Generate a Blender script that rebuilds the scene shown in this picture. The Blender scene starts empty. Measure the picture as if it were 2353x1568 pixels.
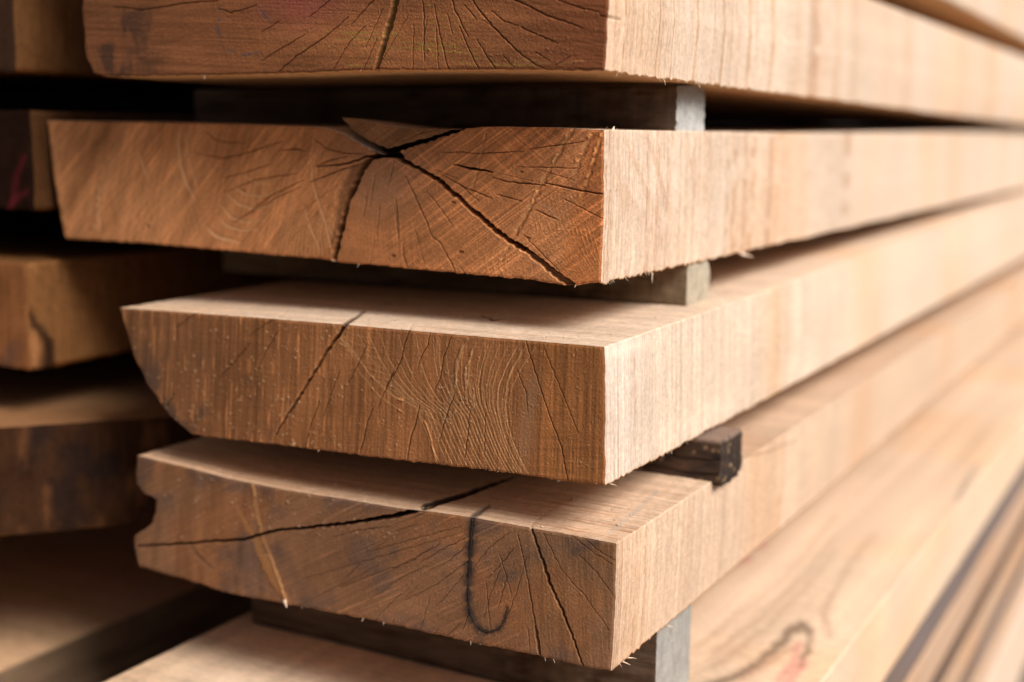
import bpy, math
import numpy as np
from mathutils import Matrix

# ------------------------------------------------------------------ camera
S = bpy.context.scene
W_, H_ = 2353.0, 1568.0                      # measuring grid used for the photograph
CX, CY = W_ / 2, H_ / 2
vL = np.array([2830.0, 332.0]); vW = np.array([-4324.0, 246.0])   # vanishing points: along / across the boards
F = math.sqrt(-((vL - [CX, CY]) @ (vW - [CX, CY])))
def _c(p): return np.array([p[0] - CX, -(p[1] - CY), -F])
_l = _c(vL); _l /= np.linalg.norm(_l)
_x = -_c(vW); _x /= np.linalg.norm(_x)
_z = np.cross(_x, _l)
R3 = np.array([_x, _l, _z])
Z0 = 0.56                                    # height of the third board's top corner over the ground
CAM = np.array([0.223794, -0.49060693, 0.08722764 + Z0])

cd = bpy.data.cameras.new("camera"); cam = bpy.data.objects.new("camera", cd)
S.collection.objects.link(cam); S.camera = cam
M = Matrix([[*R3[0], CAM[0]], [*R3[1], CAM[1]], [*R3[2], CAM[2]], [0, 0, 0, 1]])
cam.matrix_world = M
cd.sensor_width = 36; cd.lens = F / W_ * 36
cd.clip_start = 0.02; cd.clip_end = 200
cd.dof.use_dof = True; cd.dof.focus_distance = 0.572; cd.dof.aperture_fstop = 3.9

# ------------------------------------------------------------------ light
w = bpy.data.worlds.new("World"); S.world = w; w.use_nodes = True
nt = w.node_tree; bg = nt.nodes["Background"]
sky = nt.nodes.new("ShaderNodeTexSky"); sky.sky_type = 'NISHITA'; sky.sun_disc = False
SUN_EL, SUN_AZ = math.radians(42), math.radians(108)     # azimuth from +y (north) clockwise
sky.sun_elevation = SUN_EL; sky.sun_rotation = SUN_AZ
sky.dust_density = 6.0; sky.air_density = 0.7; sky.ozone_density = 0.5
nt.links.new(sky.outputs[0], bg.inputs[0]); bg.inputs[1].default_value = 0.08
sl = bpy.data.lights.new("sun", 'SUN'); so = bpy.data.objects.new("sun", sl); S.collection.objects.link(so)
sl.energy = 5.0; sl.angle = math.radians(26); sl.color = (1.0, 0.945, 0.875)
sd = np.array([math.sin(SUN_AZ) * math.cos(SUN_EL), math.cos(SUN_AZ) * math.cos(SUN_EL), math.sin(SUN_EL)])
from mathutils import Vector
so.rotation_euler = Vector(sd).to_track_quat('Z', 'Y').to_euler()
so.location = (2, -2, 3)
S.view_settings.view_transform = 'Standard'; S.view_settings.look = 'None'
S.view_settings.exposure = -0.19; S.view_settings.gamma = 1
S.render.engine = 'CYCLES'; S.cycles.use_denoising = True
S.cycles.max_bounces = 6; S.cycles.diffuse_bounces = 3

# ------------------------------------------------------------------ helpers
def at(px, py, axis, val):
    d = R3 @ _c((px, py)); k = (val - CAM[axis]) / d[axis]
    return CAM + k * d
def front(pts, y=0.0):
    out = [at(a, b, 1, y) for a, b in pts]
    return np.array([[p[0], p[2] - Z0] for p in out])
def proj(x, y, z):
    p = np.stack([x - CAM[0], y - CAM[1], z - CAM[2]], -1) @ R3
    k = F / np.maximum(-p[..., 2], 1e-4)
    return CX + p[..., 0] * k, CY - p[..., 1] * k

_tab = np.random.RandomState(7).rand(512, 512)
def vn(a, b, seed=0):
    """value noise, 0..1"""
    a = np.asarray(a, float) + seed * 17.31; b = np.asarray(b, float) + seed * 9.77
    a, b = np.broadcast_arrays(a, b)
    i = np.floor(a).astype(int); j = np.floor(b).astype(int)
    u = a - i; v = b - j
    u = u * u * (3 - 2 * u); v = v * v * (3 - 2 * v)
    t = lambda p, q: _tab[p & 511, q & 511]
    return (t(i, j) * (1 - u) + t(i + 1, j) * u) * (1 - v) + (t(i, j + 1) * (1 - u) + t(i + 1, j + 1) * u) * v
def fbm(a, b, o=4, seed=0):
    s = 0; g = 0.5; f = 1.0
    for k in range(o):
        s = s + g * vn(np.asarray(a) * f, np.asarray(b) * f, seed + k * 3); g *= 0.5; f *= 2.03
    return s / (1 - 0.5 ** o)
def sst(a, b, x):
    t = np.clip((x - a) / (b - a), 0, 1); return t * t * (3 - 2 * t)
def lerp(a, b, t): return a + (b - a) * t
def mixc(col, c, t):
    return col + (np.array(c) - col) * np.asarray(t)[..., None]
def resample(p, n):
    p = np.asarray(p, float); s = np.r_[0, np.cumsum(np.linalg.norm(np.diff(p, axis=0), axis=1))]
    t = np.linspace(0, s[-1], n)
    return np.stack([np.interp(t, s, p[:, k]) for k in range(p.shape[1])], -1)
def length(p): return np.linalg.norm(np.diff(np.asarray(p, float), axis=0), axis=1).sum()
def jit(pts, amp=1.5, step=7, seed=0):
    n = max(3, int(length(pts) / step)); q = resample(pts, n)
    r = np.random.RandomState(seed)
    t = np.gradient(q, axis=0); t /= np.linalg.norm(t, axis=1)[:, None] + 1e-9
    o = (r.rand(n) - .5) * 2 * amp; o[0] *= .3; o[-1] *= .3
    return q + np.stack([-t[:, 1], t[:, 0]], -1) * o[:, None]
def pdist(px, py, pts, pad):
    """indices near the polyline, distance, parameter 0..1 and signed side"""
    pts = np.asarray(pts, float)
    lo = pts.min(0) - pad; hi = pts.max(0) + pad
    idx = np.nonzero((px > lo[0]) & (px < hi[0]) & (py > lo[1]) & (py < hi[1]))[0]
    x, y = px[idx], py[idx]
    d = np.full(len(idx), 1e9); t = np.zeros(len(idx)); n = len(pts) - 1
    for k in range(n):
        a, b = pts[k], pts[k + 1]; e = b - a; L2 = e @ e + 1e-9
        u = np.clip(((x - a[0]) * e[0] + (y - a[1]) * e[1]) / L2, 0, 1)
        dd = np.hypot(x - a[0] - u * e[0], y - a[1] - u * e[1])
        m = dd < d; d[m] = dd[m]; t[m] = (k + u[m]) / n
    return idx, d, t

class Face:
    """colour and carving depth (metres) gathered over a set of points of one sawn face"""
    def __init__(s, px, py, col):
        s.px, s.py, s.col, s.dep = px, py, col, np.zeros(len(px))
    def crack(s, pts, wid, depth=0.005, seed=0, amp=1.3, dark=None, step=7, lip=0.25):
        wid = np.atleast_1d(np.asarray(wid, float))
        if wid.max() < 5: wid = wid * .6; amp = amp * .8; lip = 0; depth = min(depth, .0013)
        q = jit(pts, amp, step, seed)
        i, d, t = pdist(s.px, s.py, q, wid.max() + 8)
        wd = np.interp(t, np.linspace(0, 1, len(wid)), wid) / 2
        wd = wd * (0.8 + 0.4 * vn(t * length(pts) / 9, 0.5, seed + 5))
        m = 1 - sst(wd - 0.9, wd + 0.9, d)
        s.dep[i] = np.maximum(s.dep[i], m * depth)
        if dark is not None: s.col[i] = mixc(s.col[i], dark, m * (.95 if wid.max() > 3.2 else .62))
        l = np.exp(-((d - wd - 2.2) / 1.6) ** 2) * lip * vn(s.px[i] / 4, s.py[i] / 4, seed)
        s.col[i] = s.col[i] * (1 + l)[:, None]
    def stroke(s, pts, wid, c, a=0.6, rise=0.0, seed=0, amp=0.8, soft=1.2, broken=0.0, bl=12.0):
        wid = np.atleast_1d(np.asarray(wid, float))
        q = jit(pts, amp, 9, seed)
        i, d, t = pdist(s.px, s.py, q, wid.max() + 6 + soft)
        wd = np.interp(t, np.linspace(0, 1, len(wid)), wid) / 2
        m = 1 - sst(wd - soft, wd + soft, d)
        if broken: m = m * sst(broken - .2, broken + .2, vn(t * length(pts) / bl, .3, seed + 2))
        s.col[i] = mixc(s.col[i], c, m * a)
        s.dep[i] -= m * rise
    def streak(s, ang, sp, along, amt, seed=0, tint=(1, 1, 1), where=None, rise=0.0, thr=None):
        """long thin random streaks (saw marks) at an angle, in grid pixels"""
        ca, sa = math.cos(ang), math.sin(ang)
        u = s.px * ca + s.py * sa; v = -s.px * sa + s.py * ca
        n = vn(v / sp, u / along, seed)
        if thr: n = sst(thr[0], thr[1], n)
        else: n = n - .5
        if where is not None: n = n * where
        s.col *= (1 + n[:, None] * amt * np.array(tint)); s.dep -= n * rise

def tag(o, label=None, cat=None, group=None, kind=None):
    if label: o["label"] = label
    if cat: o["category"] = cat
    if group: o["group"] = group
    if kind: o["kind"] = kind
    return o
def empty(name, loc, label, cat, group=None):
    o = bpy.data.objects.new(name, None); o.location = loc; o.empty_display_size = .05
    S.collection.objects.link(o); return tag(o, label, cat, group)
def mesh(name, v, f, col, mat, parent=None, smooth=True):
    """f: (n,4) quads or a list of faces"""
    me = bpy.data.meshes.new(name)
    if isinstance(f, np.ndarray):
        nf = len(f); k = f.shape[1]
        me.vertices.add(len(v)); me.vertices.foreach_set("co", np.ascontiguousarray(v, np.float32).ravel())
        me.loops.add(nf * k); me.loops.foreach_set("vertex_index", np.ascontiguousarray(f, np.int32).ravel())
        me.polygons.add(nf); me.polygons.foreach_set("loop_start", np.arange(0, nf * k, k, dtype=np.int32))
        me.update(calc_edges=True)
    else:
        me.from_pydata([tuple(p) for p in v], [], [tuple(int(a) for a in q) for q in f])
    if col is not None:
        at_ = me.color_attributes.new("Col", 'FLOAT_COLOR', 'POINT')
        c4 = np.ones((len(v), 4), np.float32); c4[:, :3] = np.clip(col, 0.002, 0.95)
        at_.data.foreach_set("color", c4.ravel())
    me.polygons.foreach_set("use_smooth", np.full(len(me.polygons), smooth))
    me.materials.append(mat); me.validate(); me.update()
    o = bpy.data.objects.new(name, me); S.collection.objects.link(o)
    if parent is not None:
        o.parent = parent; o.location = -Vector(parent.location)
    return o
def grid_faces(n, m, wrap=False):
    """n points along i, m along j, index = j*n+i"""
    i = np.arange(n if wrap else n - 1); j = np.arange(m - 1)
    I, J = np.meshgrid(i, j); I2 = (I + 1) % n
    return np.stack([J * n + I, J * n + I2, (J + 1) * n + I2, (J + 1) * n + I], -1).reshape(-1, 4)

# ------------------------------------------------------------------ materials
def wood_mat(name, scale, amt, bump, fine=2600.0, rough=0.78, spec=0.25, dist=0.0004):
    m = bpy.data.materials.new(name); m.use_nodes = True
    t = m.node_tree; N = t.nodes; K = t.links
    b = N["Principled BSDF"]; b.inputs["Roughness"].default_value = rough
    b.inputs["Specular IOR Level"].default_value = spec
    a = N.new("ShaderNodeVertexColor"); a.layer_name = "Col"
    tc = N.new("ShaderNodeTexCoord")
    mp = N.new("ShaderNodeMapping"); mp.inputs["Scale"].default_value = scale
    K.new(tc.outputs["Object"], mp.inputs[0])
    n1 = N.new("ShaderNodeTexNoise"); n1.inputs["Scale"].default_value = 1.0; n1.inputs["Detail"].default_value = 4
    n1.inputs["Roughness"].default_value = .65
    K.new(mp.outputs[0], n1.inputs["Vector"])
    n2 = N.new("ShaderNodeTexNoise"); n2.inputs["Scale"].default_value = fine; n2.inputs["Detail"].default_value = 3
    K.new(tc.outputs["Object"], n2.inputs["Vector"])
    ad = N.new("ShaderNodeMath"); ad.operation = 'ADD'
    K.new(n1.outputs[0], ad.inputs[0]); K.new(n2.outputs[0], ad.inputs[1])
    mr = N.new("ShaderNodeMapRange"); mr.inputs[1].default_value = .6; mr.inputs[2].default_value = 1.4
    mr.inputs[3].default_value = 1 - amt; mr.inputs[4].default_value = 1 + amt
    K.new(ad.outputs[0], mr.inputs[0])
    mx = N.new("ShaderNodeMix"); mx.data_type = 'RGBA'; mx.blend_type = 'MULTIPLY'; mx.inputs[0].default_value = 1
    K.new(a.outputs[0], mx.inputs[6]); K.new(mr.outputs[0], mx.inputs[7])
    K.new(mx.outputs[2], b.inputs["Base Color"])
    bp = N.new("ShaderNodeBump"); bp.inputs["Strength"].default_value = bump; bp.inputs["Distance"].default_value = dist
    K.new(ad.outputs[0], bp.inputs["Height"]); K.new(bp.outputs[0], b.inputs["Normal"])
    return m
END = wood_mat("end_grain_wood", (900, 300, 900), .42, .5, 2600, spec=.1)
SAWN = wood_mat("rough_sawn_wood", (150, 1500, 150), .30, 1.0, 2200, .85, .15)
GREYW = wood_mat("weathered_wood", (90, 900, 900), .3, .8, 1800, .88, .06)
BLUR = wood_mat("shadowed_wood", (60, 200, 60), .35, .5, 500, .95, .03)
def flat_mat(name, c, rough=.6):
    m = bpy.data.materials.new(name); m.use_nodes = True
    t = m.node_tree; b = t.nodes["Principled BSDF"]; b.inputs["Roughness"].default_value = rough
    n = t.nodes.new("ShaderNodeTexNoise"); n.inputs["Scale"].default_value = 30; n.inputs["Detail"].default_value = 5
    r = t.nodes.new("ShaderNodeValToRGB")
    r.color_ramp.elements[0].color = (*[v * .6 for v in c], 1); r.color_ramp.elements[1].color = (*[min(v * 1.4, .9) for v in c], 1)
    tc = t.nodes.new("ShaderNodeTexCoord")
    t.links.new(tc.outputs["Object"], n.inputs["Vector"])
    t.links.new(n.outputs[0], r.inputs[0]); t.links.new(r.outputs[0], b.inputs["Base Color"])
    return m
TAN = np.array([.72, .572, .458])

# ------------------------------------------------------------------ setting
def boxv(x0, x1, y0, y1, z0, z1):
    v = np.array([[x, y, z] for z in (z0, z1) for y in (y0, y1) for x in (x0, x1)])
    f = [(0, 2, 3, 1), (4, 5, 7, 6), (0, 1, 5, 4), (2, 6, 7, 3), (0, 4, 6, 2), (1, 3, 7, 5)]
    return v, f
g = mesh("ground", np.array([[-40, -40, 0], [40, -40, 0], [40, 40, 0], [-40, 40, 0.]]), [(0, 1, 2, 3)], None,
         flat_mat("yard_ground", (.16, .145, .13), .9), smooth=False)
tag(g, kind="structure")

# ------------------------------------------------------------------ boards
def curve(pts, n, amp, seed, lam):
    c = resample(pts, n)
    s = np.linspace(0, 1, n) * length(pts)
    k = np.minimum(1, np.minimum(s, s[-1] - s) / .002)
    t = np.gradient(c, axis=0); t /= np.linalg.norm(t, axis=1)[:, None] + 1e-12
    o = (fbm(s / lam, 3.3, 3, seed) - .5) * 2 * amp * k
    return c + np.stack([-t[:, 1], t[:, 0]], -1) * o[:, None]

def board(label, T, Rr, B, Ll, y0=0.0, ylen=3.0, res=.00026, bres=.0009, fine_to=.13, ystep=.0005,
          endfn=None, bodyfn=None, Tback=None, dzt=((0, 0), (3, 0)), dzb=((0, 0), (3, 0)), skew=0.0,
          rough=.00022, seed=1, group=None, grow=1.06, cat="plank", emat=None, bmat=None, fibres=0, name="plank", ymax_step=.03):
    T, Rr, B, Ll = [np.asarray(q, float).copy() for q in (T, Rr, B, Ll)]
    Ll[0] = T[0]; Rr[0] = T[-1]; Ll[-1] = B[0]; Rr[-1] = B[-1]      # T,B left->right; R,L top->bottom
    HN = 1500
    cT = curve(T, HN, rough * .6, seed, .004); cB = curve(B, HN, rough * 2.6, seed + 1, .0026)
    cR = curve(curve(Rr, HN, rough * 1.2, seed + 2, .003), HN, rough * 2.0, seed + 8, .011); cL = curve(Ll, HN, rough * 7, seed + 3, .014)
    cTb = curve(Tback if Tback is not None else T, HN, rough * .6, seed, .004)
    zmin = min(cB[:, 1].min(), cT[:, 1].min()); zmax = max(cT[:, 1].max(), cB[:, 1].max())
    xr = cR[:, 0].mean()
    base = Vector(((cT[0, 0] + cT[-1, 0]) / 2, y0 + (((cT[0, 0] + cT[-1, 0]) / 2) - xr) * skew, zmin + Z0))
    root = empty(name, base, label, cat, group)
    pick = lambda c, n: c[np.round(np.linspace(0, HN - 1, n)).astype(int)]
    # end face: transfinite patch between the four edge curves
    N = max(24, int(length(T) / res)); Mv = max(12, int(length(Rr) / res))
    Tp, Bp, Rp, Lp = [np.stack([np.interp(np.linspace(0, 1, n), np.linspace(0, 1, HN), c[:, k]) for k in (0, 1)], -1)
                      for c, n in ((cT, N), (cB, N), (cR[::-1], Mv), (cL[::-1], Mv))]
    u = np.linspace(0, 1, N)[None, :, None]; v = np.linspace(0, 1, Mv)[:, None, None]
    P = (1 - v) * Bp[None] + v * Tp[None] + (1 - u) * Lp[:, None] + u * Rp[:, None] - (
        (1 - u) * (1 - v) * Bp[0] + u * (1 - v) * Bp[-1] + (1 - u) * v * Tp[0] + u * v * Tp[-1])
    x = P[..., 0].ravel(); z = P[..., 1].ravel() + Z0; y = np.full(len(x), y0)
    px, py = proj(x, y, z)
    col = np.ones((len(x), 3)); fc = Face(px, py, col)
    if endfn: endfn(fc, x, z - Z0)
    eu = np.minimum(u, 1 - u) * np.ones_like(v) * length(T); ev = np.minimum(v, 1 - v) * np.ones_like(u) * length(Rr)
    edge = np.minimum(eu, ev)[..., 0].ravel()
    yy = y + fc.dep + (fbm(x * 1500, z * 1500, 2, seed) - .5) * .00018 + (1 - sst(0, .0011, edge)) * .0004 + (x - xr) * skew
    mesh("end_grain", np.stack([x, yy, z], -1), grid_faces(N, Mv), fc.col, emat or END, root)
    # long faces: the outline swept along the board
    nT, nR, nB, nL = [max(k, int(length(q) / (bres * f_))) for q, k, f_ in ((T, 16, 1.0), (Rr, 10, .8), (B, 16, 2.2), (Ll, 8, 1.6))]
    segs = [(cT, cTb, nT, 0), (cR, cR, nR, 1), (cB[::-1], cB[::-1], nB, 2), (cL[::-1], cL[::-1], nL, 3)]
    sm = {1: curve(Rr, HN, 0, 0, 1), 2: curve(B, HN, rough * .5, seed + 1, .02)[::-1], 3: curve(Ll, HN, rough * 3, seed + 3, .02)[::-1], 0: cTb}
    A = []; Bk = []; C = []
    for a_, b_, n_, k_ in segs:
        b_ = sm[k_]
        A.append(pick(a_, n_)[:-1]); Bk.append(pick(b_, n_)[:-1]); C.append(np.full(n_ - 1, k_))
    A = np.concatenate(A); Bk = np.concatenate(Bk); C = np.concatenate(C); n = len(A)
    ys = [0.0]; st = ystep
    while ys[-1] < ylen:
        ys.append(ys[-1] + st)
        if ys[-1] > fine_to: st = min(st * grow, ymax_step)
    ys = np.array(ys); m = len(ys)
    wgt = np.where((C == 0)[None, :], sst(.01, .11, ys)[:, None], sst(0, .007, ys)[:, None])[..., None]
    O = A[None] * (1 - wgt) + Bk[None] * wgt
    X = O[..., 0]; Z = O[..., 1]
    fr = np.clip((Z - zmin) / (zmax - zmin), 0, 1)
    Z = Z + fr * np.interp(ys, *zip(*dzt))[:, None] + (1 - fr) * np.interp(ys, *zip(*dzb))[:, None]
    Y = np.broadcast_to(ys[:, None], X.shape) + y0
    K = np.broadcast_to(C[None], X.shape)
    x = X.ravel().copy(); yv = Y.ravel().copy(); z = Z.ravel().copy() + Z0; k = K.ravel()
    nrm = np.array([[0, 1.], [1, 0], [0, -1], [-1, 0]])[k]
    s = np.where((k == 0) | (k == 2), x, z)
    rg = (vn(yv / .0016, s / .02, seed + 4) - .5) * .00028 + (fbm(yv / .006, s / .006, 3, seed + 5) - .5) * .0004
    yrel = yv - y0
    rg *= sst(0, .003, yrel)
    px, py = proj(x, yv, z)
    fb = Face(px, py, np.tile(TAN, (len(x), 1)))
    if bodyfn: bodyfn(fb, k, x, yrel, z - Z0)
    rg = rg - fb.dep * ((k == 0) | (k == 1))
    x = x + nrm[:, 0] * rg; z = z + nrm[:, 1] * rg
    # torn lower right corner, along the board
    xb, zb_ = B[-1]
    cr = np.exp(-((z - Z0 - zb_ - np.interp(yrel, *zip(*dzb))) / .0016) ** 2) * np.exp(-((x - xb) / .0016) ** 2)
    z = z + cr * (fbm(yv / .0032, .7, 4, seed + 9) - .62) * .0030 * sst(0, .004, yrel)
    y2 = yv + (x - xr) * skew
    y2 = y2 + (1 - sst(0, .001, yrel)) * .0004
    V = np.stack([x, y2, z], -1); fcs = grid_faces(n, m, True)
    b = mesh("board", V, fcs, fb.col, bmat or SAWN, root)
    cap = (m - 1) * n
    bv, bf = boxv(cT[0, 0] + .002, cT[-1, 0] - .002, y0 + ys[-1] - .004, y0 + ys[-1] - .001, zmin + Z0 + .003, zmax + Z0 - .003)
    mesh("far_end", bv, bf, np.tile(TAN * .5, (8, 1)), bmat or SAWN, root, False)
    if fibres: frays(root, cB, cT, y0, fibres, seed, dzb)
    return root

def hair(p, d, L, r, curl, rs, nseg=5, ns=4):
    """thin tapering splinter from p in direction d"""
    d = np.array(d, float); d /= np.linalg.norm(d)
    a = np.cross(d, [0.3, 0.2, 1]); a /= np.linalg.norm(a); b = np.cross(d, a)
    V = []; F_ = []
    q = np.array(p, float); dd = d.copy()
    for i in range(nseg + 1):
        rr = r * (1 - .85 * i / nseg)
        for j in range(ns):
            th = 2 * math.pi * j / ns
            V.append(q + rr * (math.cos(th) * a + math.sin(th) * b))
        dd = dd + curl * (a * (rs.rand() - .3) + b * (rs.rand() - .5)); dd /= np.linalg.norm(dd)
        q = q + dd * L / nseg
    for i in range(nseg):
        for j in range(ns):
            F_.append((i * ns + j, i * ns + (j + 1) % ns, (i + 1) * ns + (j + 1) % ns, (i + 1) * ns + j))
    F_.append(tuple(range(ns))[::-1]); F_.append(tuple(nseg * ns + j for j in range(ns)))
    return V, F_
def frays(root, cB, cT, y0, n, seed, dzb):
    rs = np.random.RandomState(seed + 40)
    V = []; F_ = []
    xr, zr = cB[-1]
    cl = .004 + rs.rand(12) ** 1.4 * .45
    for i in range(n):
        t = rs.rand()
        if t < .78:                                   # lower right edge, along the board
            y = max(.003, cl[rs.randint(12)] + rs.randn() * .006) if rs.rand() < .7 else .004 + rs.rand() ** 1.5 * .5
            p = (xr - .0004 - rs.rand() * .0006, y0 + y, zr + Z0 + .0005 + np.interp(y, *zip(*dzb)))
            d = (rs.rand() * .8 - .2, rs.rand() * 1.2 - .3, -.7)
        elif t < .88:                                 # lower edge of the cut end
            q = cB[rs.randint(len(cB) // 4, len(cB) - 1)]
            p = (q[0], y0 + .0006, q[1] + Z0 + .0004); d = (rs.rand() - .5, -rs.rand() * .5, -.7)
        else:                                         # upper right edge
            y = .002 + rs.rand() ** 1.5 * .12
            p = (cT[-1, 0] - .0006, y0 + y, cT[-1, 1] + Z0 - .0003); d = (rs.rand() * .7, rs.rand() - .4, .6)
        v, f = hair(p, d, .0006 + rs.rand() ** 3 * .0028, .00012 + rs.rand() * .00014, .5, rs)
        o = len(V); V += v; F_ += [tuple(a + o for a in q) for q in f]
    ob = mesh("frayed_fibres", np.array(V), F_, np.tile(TAN * 1.1, (len(V), 1)), SAWN, root)
    tag(ob, kind="stuff")
def splinter(root, p, d, L, r, curl, seed, lab=None, c=TAN * 1.15):
    V, F_ = hair(p, d, L, r, curl, np.random.RandomState(seed), 9, 6)
    o = mesh("splinter", np.array(V), F_, np.tile(c, (len(V), 1)), SAWN, root)
    if lab: o["label"] = lab

# --- how sawn long faces look
def sawn_body(tint=(1, 1, 1), dash=.5, comb=0.3, seed=1, extra=None, topc=(.97, .97, .95), stripes=()):
    def fn(f, k, x, y, z):
        side = (k == 1); top = (k == 0)
        s = np.where((k == 0) | (k == 2), x, z)
        c = f.col * np.array(tint)
        c *= (1 + (fbm(y / .06, s / .09, 2, seed) - .5) * .24 * np.where(y < .3, 1, .6))[:, None]
        warm = sst(.45, .75, fbm(y / .11, s / .2, 3, seed + 20))
        c *= 1 + warm[:, None] * np.array([.02, -.07, -.16])
        nf = sst(.55, .12, y); nf2 = .25 + .75 * sst(1.0, .3, y)      # the sweep gets coarser than these marks further back
        c *= (1 + (vn(y / .0035, s / .25, seed + 1) - .5) * .16 * (0.6 + comb) * nf)[:, None]
        c *= (1 + (vn(y / .0011, s / .05, seed + 2) - .5) * .24 * (0.5 + comb) * nf)[:, None]
        # torn, darker dashes
        rs = np.random.RandomState(seed + 500)
        cen = rs.rand(7) ** 1.3 * .30
        face = np.nonzero((side | top) & (y < .5))[0]; yf, sf = y[face], s[face]
        for q in range(int(70 + 110 * dash)):
            yk = cen[rs.randint(7)] + rs.randn() * .013 if rs.rand() < .65 else rs.rand() ** 1.4 * .42
            wk = (.00022 + .0003 * rs.rand()) * (1 + 3 * max(0, yk - .12)); ak = (.25 + .75 * rs.rand() ** 2) * (.35 + .65 * min(1, dash)); tl = (rs.rand() - .5) * .02; gz = rs.rand() * 50; gt = .25 + .4 * rs.rand()
            m_ = np.abs(yf - yk) < .0035
            if yk < .001 or not m_.any(): continue
            ii = face[m_]; g = np.exp(-((y[ii] - yk - tl * (s[ii] % .06)) / wk) ** 2) * sst(gt - .12, gt + .12, vn(s[ii] / .006, gz, seed + 11)) * ak
            c[ii] = mixc(c[ii], c[ii] * np.array([.62, .42, .29]), g); f.dep[ii] += g * .00018
        dens = sst(.38, .7, vn(y / .016, s / .06, seed + 3))
        n = vn(y / .0011, s / .011, seed + 4)
        d = sst(.68, .82, n) * (0.2 + .5 * dens) * dash * nf * .6
        c = mixc(c, c * np.array([.74, .56, .42]), d)
        f.dep += d * .00022
        fuzz = fbm(y / .0016, s / .0012, 2, seed + 6) - .5
        c *= (1 + fuzz * .34 * nf)[:, None]
        for yy, ww, aa in stripes:
            q = np.exp(-((y - yy + (vn(s / .02, .5, seed) - .5) * .0016) / ww) ** 2) * min(1, aa * 1.5) * side * (0.5 + .6 * vn(s / .012, yy * 90, seed + 8))
            c = mixc(c, c * np.array([.72, .54, .38]), q); f.dep += q * .0002
        c[top] *= np.array(topc); c[k == 2] *= np.array([1, .74, .46])  # underside tint imitates warm light bounced up from below
        c *= (1 + (vn(s / .013, y / .7, seed + 30) - .5) * .10)[:, None]
        f.col[:] = c
        if extra: extra(f, k, x, y, z)
    return fn

# ------------------------------------------------------------------ end faces, traced feature by feature
def radial_checks(f, cx, cy, n, seed, r0, r1, a0, a1, wid=1.3, depth=.001):
    rs = np.random.RandomState(seed)
    for i in range(n):
        a = a0 + (a1 - a0) * rs.rand(); p = r0 + (r1 - r0) * rs.rand() ** 1.2; L = 30 + 110 * rs.rand()
        a2 = a + (rs.rand() - .5) * .12
        f.crack([(cx + p * math.cos(a), cy + p * math.sin(a)), (cx + (p + L) * math.cos(a2), cy + (p + L) * math.sin(a2))],
                [.6, wid, wid * .8, .6], depth * (.5 + rs.rand()), seed + i, 1.2, lip=.15)
def specks(f, n, c, seed, box, r=1.7, a=.7, rise=.0002):
    rs = np.random.RandomState(seed)
    for i in range(n):
        x = box[0] + (box[2] - box[0]) * rs.rand(); y = box[1] + (box[3] - box[1]) * rs.rand()
        rr = r * (.5 + 1.0 * rs.rand() ** 2)
        L = rr * (rs.rand() - .5) * 2
        f.stroke([(x, y), (x + 1 + L * .4, y + L)], rr * 1.6, c, a * (.4 + .6 * rs.rand()), rise, seed + i, 0, .9)

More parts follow.
